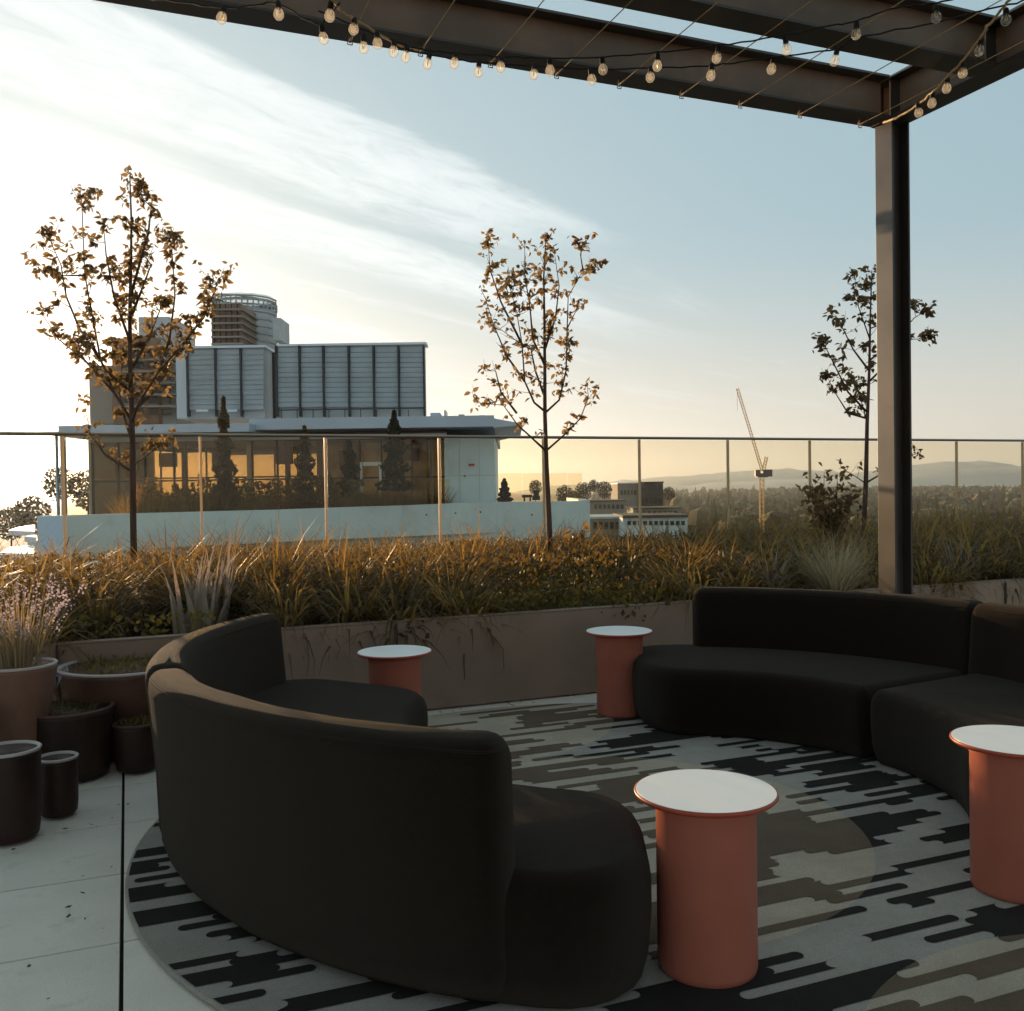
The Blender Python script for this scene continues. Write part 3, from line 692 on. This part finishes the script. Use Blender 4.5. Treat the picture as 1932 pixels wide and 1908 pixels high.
pot('tapered pale pot holding the flowering lavender', -2.46, 4.72, .175, .60, 'pot_pale', 'pot_rim', .55)
pot('dark pot showing only the tip of its rim at the left edge', -2.62, 4.35, .16, .46, 'pot_dark', 'pot_rim', .9)
random.seed(21)
lav = thing('lavender_plant', 'lavender with pale flower spikes in the tapered pot at left', 'plant', (-2.46, 4.72, .58)); LB = Blades(); LF = Blades()
for _ in range(190):
    a = random.uniform(0, 6.28); r = random.random()*.13; ln = random.uniform(.22, .48); le = random.uniform(.05, .55); b = Vector((-2.46+r*math.cos(a), 4.72+r*math.sin(a), .575))
    LB.blade(b, a, ln, le, .006, .25, 3); e = b+Vector((math.cos(a)*math.sin(le+.1), math.sin(a)*math.sin(le+.1), math.cos(le+.1)))*ln
    for q in range(5): LF.quad(e-(e-b).normalized()*q*.014+Vector([random.gauss(0, .004) for _ in range(3)]), .016)
LB.build('stems', 'lavender_stem', lav, kind='stuff'); LF.build('flowers', 'lavender_flower', lav, kind='stuff')
for k, (x, y, z, r, lb) in enumerate(((-2.15, 5.32, .477, .29, 'sparse reddish seedlings sprouting in the largest bowl pot'), (-2.28, 4.86, .32, .16, 'dry low leaves in the wide dark pot'), (-1.97, 4.95, .235, .08, 'few dry sprigs in the small dark pot by the sofa'))):
    t = thing('seedlings', lb, 'plant', (x, y, z)); B = Blades()
    for _ in range(int(900*r)):
        a = random.uniform(0, 6.28); q = r*math.sqrt(random.random()); pz = z-.005
        B.blade((x+q*math.cos(a), y+q*math.sin(a), pz), random.uniform(0, 6.28), random.uniform(.03, .07), random.uniform(.1, .9), .012, 1, 2)
    B.build('leaves', 'cover_leaf', t, kind='stuff')
t = thing('lavender_sprig', 'pale lavender sprig hanging over the rim of the largest pot', 'plant', (-2.43, 5.18, .47)); B = Blades()
for _ in range(26): B.blade((-2.43+random.gauss(0, .015), 5.14+random.gauss(0, .015), .46), random.uniform(3, 5.5), .13, random.uniform(.5, 1.6), .012, 1.2)
B.build('spikes', 'lavender_flower', t)

random.seed(77); lit = Blades()
for _ in range(150):
    if random.random() < .55: p = wl(random.uniform(-4.5, 3), -abs(random.gauss(0, .18))-.03, .003)
    else: p = Vector((random.uniform(-2.4, -1.3), random.uniform(2.2, 5), .003))
    if (p.xy-RC.xy).length < RR+.03: continue
    lit.quad((p.x, p.y, p.z+.003), random.uniform(.008, .03), Vector((random.gauss(0, .12), random.gauss(0, .12), 1)).normalized())
tag(lit.build('leaf_litter', 'bark'), 'scattered dry leaf bits on the floor tiles by the pots and planter', 'leaf litter', kind='stuff')

# ------------------------------------------------------------------ neighbouring building
D0 = 35.0
nb = thing('rooftop_pavilion', 'white neighbouring rooftop building with glass wall and thin flat canopy', 'building', at(600, 950, D0))
def wbox(px0, px1, py0, py1, d, depth, name, mat, parent, bevel=0, label=None):
    a = at(px0, py1, d); b = at(px1, py1, d); zt_ = at((px0+px1)/2, py0, d).z; zb = at((px0+px1)/2, py1, d).z
    o = MB().box(((a.x+b.x)/2, d+depth/2, (zt_+zb)/2), (abs(b.x-a.x), depth, abs(zt_-zb))).build(name, mat, parent)
    if label: o['label'] = label
    return o
# body, floor below
wbox(842, 936, 824, 1060, D0, 9, 'end_wall', 'white_panel', nb)
wbox(116, 840, 1000, 1300, D0+.4, 11, 'lower_wall', 'white_panel', nb)
wbox(170, 840, 818, 832, D0+.5, 9, 'ceiling', 'brown_clad', nb)
wbox(606, 840, 832, 1000, D0+3.2, .3, 'back_wall', 'interior', nb)
for x in range(176, 606, 43):      # glazed on both sides here: daylight passes through
    f = wbox(x-.8, x+.8, 832, 1000, D0+5, .15, 'window_frame', 'brown_clad', nb); wbox(x+.9, min(605, x+42.1), 832, 1000, D0+5.05, .03, 'pane', 'clear_pane', f)
wbox(176, 604, 900, 903, D0+4.9, .1, 'transom', 'brown_clad', nb)
# canopies
wbox(110, 470, 801, 817, D0-2.0, 20, 'canopy', 'canopy_metal', nb)
wbox(470.2, 932, 787, 808, D0-1.2, 19, 'canopy', 'canopy_metal', nb)
a = at(932, 800, D0); c2 = at(985, 804, D0)
MB().add([(a.x, D0-1.2, a.z+.12), (c2.x, D0-1, c2.z+.02), (c2.x, D0+6, c2.z+.02), (a.x, D0+8, a.z+.12), (a.x, D0-1.2, a.z-.22), (c2.x, D0-1, c2.z-.02), (c2.x, D0+6, c2.z-.02), (a.x, D0+8, a.z-.22)],
         [(0, 1, 2, 3), (7, 6, 5, 4), (0, 4, 5, 1), (1, 5, 6, 2), (2, 6, 7, 3), (3, 7, 4, 0)]).build('canopy_tip', 'canopy_metal', nb)
wbox(70, 112, 815, 819, D0-2.0, 8, 'canopy_tip', 'canopy_metal', nb)
wbox(170, 842, 822, 830, D0-.1, .25, 'fascia', 'canopy_metal', nb)
for x0, x1, y0 in ((812, 830, 779), (865, 876, 782), (905, 915, 783.5), (838, 841, 774)): wbox(x0, x1, y0, 787, D0+4, 1.2, 'roof_vent', 'canopy_metal', nb)
for x in (868, 905): wbox(x, x+.5, 826, 944, D0-.012, .02, 'panel_joint', 'grey_louvre', nb)
wbox(842.5, 935.5, 897, 897.6, D0-.012, .02, 'panel_joint', 'grey_louvre', nb)
# windows
xs = [176, 225, 275, 330, 380, 430, 478, 525, 572, 617, 660, 681, 722, 779, 815, 840]
for a_, b_ in zip(xs, xs[1:]):
    f = wbox(a_-1.2, a_+1.2, 830, 1000, D0, .15, 'window_frame', 'mullion', nb)
    wbox(a_+1.3, b_-1.3, 831, 1000, D0+.05, .03, 'pane', 'pane_dark', f)
wbox(176, 840, 903, 906, D0+.02, .1, 'transom', 'mullion', nb)
# white door frame and interior columns
df = wbox(680, 684, 872, 940, D0-.35, .15, 'door_frame', 'white', nb); wbox(716, 720, 872, 940, D0-.35, .15, 'door_frame', 'white', nb); wbox(684.2, 715.8, 872, 879, D0-.35, .15, 'door_frame', 'white', nb)
for x in (345, 468, 540, 600): wbox(x, x+7, 832, 1000, D0+1.8, .3, 'interior_column', 'pot_pale' if x != 468 else 'white', nb)
for x, y, ww, hh_ in ((520, 842, 30, 34), (640, 850, 26, 30), (750, 845, 40, 25), (400, 850, 26, 40), (300, 855, 30, 26)): wbox(x, x+ww, y, y+hh_, D0+2.8, .3, 'wall_panel', 'brown_clad', nb)
for x in (107, 116, 122): wbox(x, x+2.2, 817, 975, D0-1+(x-107)*.1, .15, 'canopy_post', 'canopy_metal', nb)
wbox(884, 895, 875, 879, D0-.05, .04, 'sign_plate', 'red_sign', nb)
for x, y in ((875, 897), (803, 970), (858, 967), (905, 965), (1002, 970)): wbox(x, x+3, y, y+3, 29.5 if y > 950 else D0-.04, .03, 'wall_fitting', 'mullion', nb)
# parapet, nearer at its left end
par = thing('white_parapet', 'long white parapet wall below the glass pavilion', 'wall', at(600, 1000, 31))
def para(p0, y0, d0, p1, y1, d1, zb=-7, name='parapet_panel', th=.3):
    a, b = at(p0, y0, d0), at(p1, y1, d1); g = Vector((0, th, 0)); V = []
    for q in (a, b, b+g, a+g): V += [(q.x, q.y, zb), (q.x, q.y, q.z)]
    return MB().add(V, [(0, 2, 3, 1), (2, 4, 5, 3), (4, 6, 7, 5), (6, 0, 1, 7), (1, 3, 5, 7), (0, 6, 4, 2)]).build(name, 'white_panel', par)
seg = [(70, 974), (210, 970), (380, 965.5), (520, 962), (640, 957.5), (760, 954), (850, 950), (938, 947.5), (1025, 946.5), (1113, 945)]
dep = lambda x: 25+ (x-70)/1043*11
for (x0, y0), (x1, y1) in zip(seg, seg[1:]): para(x0, y0, dep(x0), x1-.25, y1, dep(x1))
pl = MB(); a = at(70, 974, 25.3); b = at(1113, 945, 36.3); 
MB().add([(a.x, a.y+.3, -.1), (b.x, b.y+.3, -.1), (b.x, 46, -.1), (a.x, 46, -.1)], [(0, 1, 2, 3)]).build('terrace_deck', 'concrete', par)
a = at(1113, 945, 36.2); MB().box((a.x-.15, a.y+5.2, -3), (.3, 10, 6+2*.0+1.0*2)).build('parapet_return', 'white_panel', par)
# glass guard above the parapet on the right
gg = thing('rooftop_glass_guard', 'clear glass guard on the white parapet right of the end wall', 'fence', at(1000, 940, 38))
for x0, x1 in ((941, 985), (986, 1028), (1029, 1070), (1071, 1099)): wbox(x0, x1, 893, 944, 38, .03, 'glass_pane', 'pane', gg)
gg2 = thing('rooftop_glass_guard', 'clear glass guard in front of the pavilion windows', 'fence', at(600, 950, 33))
for x0 in range(250, 850, 60): wbox(x0, x0+59, 905, 962, 33.5, .03, 'glass_pane', 'pane', gg2)
# planting and conifers on that terrace
random.seed(31)
def conifer(label, px, ytop, ybot, wpx, d, seed, mat='conifer'):
    random.seed(seed); b = at(px, ybot, d); tp = at(px, ytop, d); hgt = tp.z-b.z; wr = wpx/1800*d/2
    t = thing('conifer', label, 'conifer', b, 'conifers on the neighbouring terrace'); MB().tube([b, tp], [.05, .015], 6).build('trunk', 'bark', t)
    B = Blades()
    for _ in range(1500):
        f = random.random()**1.1; rr = 1.45*wr*(1-f)**.75*(.72+.28*math.sin(f*26))*math.sqrt(random.random()); a = random.uniform(0, 6.28)
        B.quad((b.x+rr*math.cos(a), b.y+rr*math.sin(a), b.z+hgt*f), random.uniform(.1, .2))
    B.build('needles', mat, t, kind='stuff')
conifer('narrow conifer behind the canopy edge, left of the louvred bays', 425, 750, 945, 44, 30, 1, 'leaf')
conifer('brownish conifer in front of the pavilion windows', 577, 805, 950, 52, 31, 2, 'leaf')
conifer('darkest conifer, nearest the white end wall', 746, 775, 925, 58, 31, 3)
conifer('dark conifer seen through the pavilion glass', 662, 835, 945, 46, 34, 4)
hb = Blades()
for _ in range(6500):
    px = random.uniform(235, 838); d = dep(px)+random.uniform(.7, 2.2); p0 = at(px, 950, d); top = 1.55+.5*noise.noise(Vector((px*.02, 0, 0)))
    hb.blade((p0.x, p0.y, .0), random.uniform(0, 6.28), top*random.uniform(.6, 1.1), random.uniform(0, .4), .05, .8, 3)
shb = Blades()
for _ in range(9000):
    px = random.uniform(255, 640); d = dep(px)+random.uniform(.8, 2.6); p0 = at(px, 950, d); top = 1.75+.9*noise.noise(Vector((px*.03, 4, 0)))+.5*noise.noise(Vector((px*.12, 1, 0)))
    shb.quad((p0.x, p0.y, random.random()**.7*top), random.uniform(.06, .14))
tag(shb.build('terrace_shrubs', 'leaf'), 'rust-coloured leafy shrubs in front of the pavilion glass', 'shrubs', kind='stuff')
tag(hb.build('terrace_grass', 'sedge'), 'rusty grasses growing behind the white parapet', 'grass', kind='stuff')
conifer('rounded dark shrub with a spike, on the parapet beside the end wall', 952, 905, 945, 22, 36.5, 6)
ft = thing('terrace_furniture', 'dark low terrace furniture on the white parapet roof', 'furniture', at(1010, 940, 37.5))
wbox(985, 1004, 934, 939, 37.5, .8, 'tabletop', 'mullion', ft); wbox(988, 991, 939, 946, 37.7, .1, 'leg', 'mullion', ft); wbox(999, 1002, 939, 946, 37.7, .1, 'leg', 'mullion', ft); wbox(1007, 1017, 925, 944, 37.9, .3, 'backrest', 'mullion', ft); wbox(1004.5, 1019, 936, 944, 37.5, .38, 'seat', 'mullion', ft)

# rooftop plant room with louvred bays
D1 = 44.0
ph = thing('louvred_plant_room', 'grey louvred rooftop plant room in two blocks behind the canopy', 'building', at(600, 790, D1))
wbox(354, 500, 657, 790, D1, 7, 'wall', 'grey_panel', ph); wbox(500, 521, 664, 790, D1+1.5, 5, 'recess_wall', 'mullion', ph); wbox(522, 802, 652, 790, D1, .8, 'wall', 'grey_panel', ph)
wbox(334, 353, 655, 790, D1+.5, 6, 'sun_reflection_strip', 'white', ph)  # white strip stands in for the sun reflected at this corner
wbox(353, 501, 652, 656.5, D1-.15, 7.3, 'roof_cap', 'white', ph); wbox(521, 804, 647.5, 651.8, D1-.15, 1.1, 'roof_cap', 'white', ph)
fx = [522, 566, 611, 659, 706, 753, 801]; lx = [354, 407, 455, 499]
for q in fx: wbox(q-1.7, q+1.7, 652, 786, D1-.35, .33, 'fin', 'mullion', ph)
for q in lx[:3]: wbox(q-1.5, q+1.5, 657, 786, D1-.35, .33, 'fin', 'mullion', ph)
first = {}
for xs_, y0 in ((fx, 656), (lx, 661)):
    for a_, b_ in zip(xs_, xs_[1:]):
        for k in range(12):
            yy = y0+k*9.4
            if yy > 772: break
            wbox(a_+2, b_-2, yy, yy+8.7, D1-.16-(.03 if k % 3 else 0), .1, 'slat', 'grey_louvre', ph)
wbox(522, 800, 771, 773, D1-.6, .06, 'guard_rail', 'mullion', ph)
for q in range(530, 800, 30): wbox(q, q+1.2, 773, 789, D1-.6, .06, 'guard_post', 'mullion', ph)
for q in (370, 425): wbox(q, q+22, 773, 777, D1-.5, .15, 'white_strip', 'white', ph)  # plain white strips low on the left block
# tower with lattice crown
tw_ = thing('rounded_tower', 'rounded grey tower with a lattice crown rising behind the louvred plant room', 'building', at(460, 650, 52))
ce = at(458, 600, 54); zb = at(460, 700, 52).z; zt1 = at(460, 572, 52).z; zt2 = at(460, 533, 52).z
rw = 61/1800*52
MB().lathe([(rw*.98, zb), (rw*.98, zt1)], (ce.x, ce.y+.5, 0), 12).build('wall', 'grey_panel', tw_, smooth=False)
for k in range(9):
    z = zb+(zt1-zb)*(k+.5)/9
    if k < 9: MB().lathe([(rw, z-.06), (rw+.05, z-.04), (rw+.05, z+.06), (rw, z+.08)], (ce.x, ce.y+.5, 0), 12, closed=False).build('floor_band', 'grey_louvre', tw_)
for k in range(36):
    an = 2*math.pi*k/36; q = Vector((ce.x+rw*math.cos(an), ce.y+.5+rw*math.sin(an), 0))
    MB().bar(q+Vector((0, 0, zt1)), q+Vector((0, 0, zt2-.3-(.22*(math.cos(an)+1)))), .07, .07, up=(1, 0, 0)).build('lattice_bar', 'grey_louvre', tw_)
MB().lathe([(rw-.12, zt1), (rw-.12, zt2-.35)], (ce.x, ce.y+.5, 0), 12, closed=False).build('glazing', 'crown_glass', tw_)
for z in (zt1+.15, zt1+.4, (zt1+zt2)/2-.1, (zt1+zt2)/2+.05, zt2-.3):
    pts = [Vector((ce.x+rw*math.cos(2*math.pi*k/12), ce.y+.5+rw*math.sin(2*math.pi*k/12), z-(.22*(math.cos(2*math.pi*k/12)+1) if z > (zt1+zt2)/2+.1 else 0))) for k in range(13)]
    MB().tube(pts, .05, 5, cap=False).build('lattice_ring', 'grey_louvre', tw_)
wbox(400, 456, 573, 656, 50.0, 3, 'balcony_block', 'brown_clad', tw_)
for k in range(6): wbox(398, 458, 582+k*13, 585+k*13, 49.7, 3.2, 'balcony_slab', 'concrete', tw_)
for k in range(5): wbox(404+k*11, 405.5+k*11, 573, 650, 49.9, .08, 'balcony_post', 'mullion', tw_)
wbox(515, 530, 600, 642, 51, 2, 'service_box', 'grey_panel', tw_)
# brick and balcony block behind the left tree
bb = thing('balcony_block', 'brown and grey balconied building behind the left tree', 'building', at(275, 790, 46))
wbox(214, 300, 638, 800, 46, 6, 'wall', 'brown_clad', bb); wbox(170, 213, 690, 800, 47, 5, 'wall', 'concrete', bb); wbox(301, 333, 640, 800, 46.5, 5, 'wall', 'grey_panel', bb)
wbox(262, 320, 598, 637, 49, 4, 'roof_block', 'canopy_metal', bb); wbox(172, 240, 800.5, 1100, 47.2, 4, 'lower_wall', 'concrete', bb)
for k in range(6): wbox(224, 331, 655+k*22, 658+k*22, 45.2, 1.0, 'balcony_slab', 'concrete', bb)
for k in range(6):
    for q in range(4): wbox(228+q*26, 244+q*26, 661+k*22, 673+k*22, 45.9, .05, 'window', 'window_dark', bb)

# ------------------------------------------------------------------ distant ground, water, hills
ZG = -24.0
N = 70; gxs = np.concatenate([[-7900, -6000, -4000, -2500, -1500], np.linspace(-1000, 1500, 60), [2200, 3200, 4500, 6500, 7900]]); gys = np.concatenate([[-300, -60], np.geomspace(45, 6900, 60)])
V = []; F = []
for yy in gys:
    for xx in gxs:
        r = max(0, yy); z = ZG+6*noise.noise(Vector((xx*.0022, yy*.0022, 1)))*min(1, r/700)+min(1, max(0, r-900)/1500)*7
        V.append((xx, yy, z))
nx = len(gxs)
for j in range(len(gys)-1):
    for i in range(nx-1): F.append((j*nx+i, j*nx+i+1, (j+1)*nx+i+1, (j+1)*nx+i))
tag(np_mesh('terrain', V, F, 'terrain', True), kind='structure')
def ridge(name, d, pts, step=60, rough=12, seedz=0, depth=900):
    V = []; F = []; xs_ = np.arange(pts[0][0], pts[-1][0], step)
    for k, px in enumerate(xs_):
        y = np.interp(px, [p_[0] for p_ in pts], [p_[1] for p_ in pts]); q = at(px, y, d); q.z += rough*noise.fractal(Vector((px*.012, seedz, 0)), 1, 2, 5)
        V += [(q.x, d-depth, -25), (q.x, d-depth*.45, -25+(q.z+25)*(.55+.1*noise.noise(Vector((px*.03, 1, seedz))))), (q.x, d, q.z), (q.x*1.05, d+depth*.6, -25)]
    for k in range(len(xs_)-1):
        for j in range(3): F.append((k*4+j, k*4+j+1, (k+1)*4+j+1, (k+1)*4+j))
    tag(np_mesh(name, V, [f[::-1] for f in F], 'mountain', True), kind='structure')
ridge('mountains', 5200, [(900, 935), (1180, 905), (1350, 893), (1480, 884), (1600, 893), (1720, 878), (1800, 868), (1932, 880), (2200, 888), (2700, 915)], 12, 22, 3, 600)
ridge('mountain_foothills', 4300, [(1000, 925), (1250, 915), (1500, 905), (1700, 890), (1900, 880), (2200, 895), (2800, 920)], 14, 15, 9, 500)
wtr = MB().add([(200, 2600, -14), (3200, 2600, -14), (3600, 3500, -13.5), (400, 3500, -13.5)], [(0, 1, 2, 3)]).build('water', 'water'); tag(wtr, kind='structure')
# wood covering the land to the right
random.seed(41); tb = MB()
for _ in range(4200):
    px = random.uniform(1120, 2080); d = 330*(2450/330)**random.random(); p = at(px, 930, d)
    if px < 1330 and d < 700: continue
    z = ZG+6*noise.noise(Vector((p.x*.0022, d*.0022, 1)))*min(1, d/700)+min(1, max(0, d-900)/1500)*7
    hgt = random.uniform(9, 17)*(1.25 if random.random() < .1 else 1)
    if random.random() < .45:
        r0 = hgt*.2; V = []; F = []
        for k in range(3):
            o = len(tb.v); zb_ = z+hgt*(.12+.26*k); rr = r0*(1-.27*k)
            tb.add([(p.x+rr*math.cos(6.283*q/6), d+rr*math.sin(6.283*q/6), zb_) for q in range(6)]+[(p.x, d, zb_+hgt*.42)], [(q, (q+1) % 6, 6) for q in range(6)])
    else:
        for _ in range(2): tb.blob((p.x+random.uniform(-2, 2), d+random.uniform(-2, 2), z+hgt*.5), hgt*.32, 1.1, 6, 4, .28)
tag(tb.build('distant_wood', 'wood_far'), 'hazy wood covering the low land beyond the fence', 'wood', kind='stuff')
def roundtree(label, px, ytop, d, wpx, seed, kindname='broad_tree'):
    random.seed(seed); tp = at(px, ytop, d); z0 = ZG+2; wr = wpx/1800*d/2
    t = thing(kindname, label, 'tree', (tp.x, d, z0), 'trees among the distant buildings'); MB().tube([(tp.x, d, z0), (tp.x, d, tp.z-wr)], [wr*.12, wr*.05], 6).build('trunk', 'bark', t)
    B = Blades(); h_ = min(wr*2.2, tp.z-z0)
    for _ in range(900):
        v_ = Vector((random.gauss(0, 1), random.gauss(0, 1), random.gauss(0, 1))).normalized()*random.random()**.35
        B.quad((tp.x+v_.x*wr, d+v_.y*wr, tp.z-h_/2+v_.z*h_/2*(1+.0*v_.x)), wr*random.uniform(.14, .26))
    B.build('crown', 'wood_far', t, kind='stuff')
for k, (px, yt, d, w_, lb) in enumerate(((1010, 905, 150, 26, 'tree seen above the dark terrace furniture'), (1065, 915, 170, 34, 'tree just right of the middle trunk'), (1100, 910, 190, 34, 'tree left of the pair of pointed ones'), (1120, 905, 200, 22, 'pointed tree left of the grey block'), (1140, 908, 210, 30, 'tree touching the grey block'), (1078, 925, 160, 30, 'lowest tree over the white parapet corner'), (1262, 918, 260, 24, 'tree right of the grey block'))):
    roundtree('hazy brown '+lb, px, yt, d, w_, 50+k)
for k, (px, yt, d, w_, lb) in enumerate(((110, 880, 70, 60, 'tree in the glare left of the pavilion'), (165, 885, 64, 70, 'tree beside the canopy posts'), (205, 862, 60, 60, 'tree between canopy posts and pavilion glass'), (60, 935, 80, 70, 'lowest tree at the far left'), (20, 955, 90, 60, 'tree touching the left edge'))):
    roundtree('sunlit golden '+lb, px, yt, d, w_, 70+k)
# distant buildings
def block(label, px0, px1, y0, y1, d, depth, wall, roof, wins=None, roofh=2, wm='window_dark', cat='building', name='distant_building'):
    t = thing(name, label, cat, at((px0+px1)/2, y1, d), 'buildings beyond the terrace'); wbox(px0, px1, y0+roofh, y1, d, depth, 'wall', wall, t); wbox(px0-1, px1+1, y0, y0+roofh-.05, d-.4, depth+.8, 'roof', roof, t)
    for (a_, b_, c_, e_, n_) in wins or []:
        for q in range(n_):
            wd_ = (b_-a_)/n_; wbox(a_+q*wd_+wd_*.18, a_+(q+1)*wd_-wd_*.18, c_, e_, d-.12, .1, 'window', wm, t)
    return t
block('grey block with a dark upper storey rising above the wood', 1205, 1252, 909, 985, 235, 18, 'roof_dark', 'roof_dark', [(1212, 1250, 915, 923, 4), (1208, 1250, 940, 950, 5)])
block('pale beige block joined to the left of the dark-topped block', 1166, 1204, 911, 985, 236, 16, 'concrete', 'white_panel', [(1170, 1202, 925, 934, 5)])
block('low beige building behind the white parapet corner', 1112, 1180, 944, 1005, 190, 14, 'concrete', 'roof_dark', [(1120, 1178, 952, 960, 7)])
block('low stepped grey roof in front of the dark-topped block', 1195, 1285, 958, 990, 170, 14, 'concrete', 'roof_dark', [(1200, 1280, 965, 970, 8)])
block('pale blue flat-roofed building with a row of small windows', 1176, 1298, 972, 1080, 130, 12, 'white_panel', 'roof_dark', [(1182, 1294, 983, 991, 11)], 5)
block('pale building with yellowish bays left of the pale blue building', 1113, 1174, 975, 1080, 135, 12, 'concrete', 'canopy_metal', [(1118, 1170, 985, 998, 5)], 4)
for k, (x0, x1, y0, y1, d) in enumerate(((16, 66, 990, 1003, 60), (46, 68, 1008, 1014, 55), (0, 66, 1028, 1045, 48))):
    t = thing('white_roof', ('uppermost white sloping roof far below at the left edge', 'smallest white sloping roof, second from the top at left', 'lowest white roof at the left edge')[k], 'roof', at(x1, y1, d), 'white roofs far below at left')
    a, b, c3 = at(x0, y1-2, d), at(x1, y1, d), at(x1, y0, d+6); e = at(x0+18, y0+5, d+6)
    MB().add([a, b, c3, e], [(0, 1, 2, 3)]).add([a-Vector((0, 0, .3)), b-Vector((0, 0, .3)), b, a], [(0, 1, 2, 3)]).build('roof_sheet', 'white', t)
    MB().box((b.x-.5, d+3, (b.z+ZG)/2-.3), (1, 4, b.z-ZG-.6)).build('wall', 'white_panel', t)

# ------------------------------------------------------------------ crane
CD = 300
cr = thing('tower_crane', 'slender luffing tower crane with raised jib beyond the wood', 'crane', (at(1437, 985, CD).x, CD, ZG))
def lattice(a, b, wd, n, name, r=.12):
    a, b = Vector(a), Vector(b); d = (b-a).normalized(); s1 = Vector((0, 1, 0)); s2 = d.cross(s1).normalized(); m_ = MB(); off = [(s1*i+s2*j)*wd/2 for i in (-1, 1) for j in (-1, 1)]
    for o_ in off: m_.tube([a+o_, b+o_], r, 4)
    for k in range(n):
        p0, p1 = a.lerp(b, k/n), a.lerp(b, (k+1)/n)
        for o1, o2 in ((0, 1), (2, 3), (0, 2), (1, 3)): m_.tube([p0+off[o1], p1+off[o2]], r*.6, 3)
    return m_.build(name, 'crane_paint', cr)
lattice((at(1437, 985, CD).x, CD, ZG), at(1437, 902, CD), 1.15, 20, 'mast')
lattice(at(1438, 888, CD), at(1391, 733, CD), .7, 26, 'jib', .075)
lattice(at(1440, 890, CD), at(1446, 862, CD), .8, 5, 'a_frame', .10)
q = at(1437, 897, CD); MB().box((q.x, CD, q.z), (3.2, 3, 1.3)).build('slewing_platform', 'mullion', cr)
q = at(1447, 893, CD); MB().box((q.x, CD, q.z), (2.8, 2.4, 2.2)).build('counterweight', 'mullion', cr)
q = at(1429, 893, CD); MB().box((q.x, CD, q.z), (1.5, 1.6, 2)).build('cab', 'mullion', cr)
MB().tube([at(1391, 733, CD), at(1391, 775, CD)], .05, 4).build('hoist_rope', 'cable', cr)

# ------------------------------------------------------------------ haze
hz = bpy.data.materials.new('haze'); hz.use_nodes = True; ht = NT(hz.node_tree); ht.n.clear(); ho = ht.new('ShaderNodeOutputMaterial')
pv = ht.new('ShaderNodeVolumePrincipled'); pv.inputs['Color'].default_value = (.84, .92, 1.0, 1); pv.inputs['Density'].default_value = .0001; pv.inputs['Anisotropy'].default_value = .72
ht.l.new(pv.outputs[0], ho.inputs['Volume']); MAT['haze'] = hz
hb_ = MB().box((0, 3000, 82), (16000, 8000, 224)).build('haze', 'haze'); tag(hb_, kind='stuff')
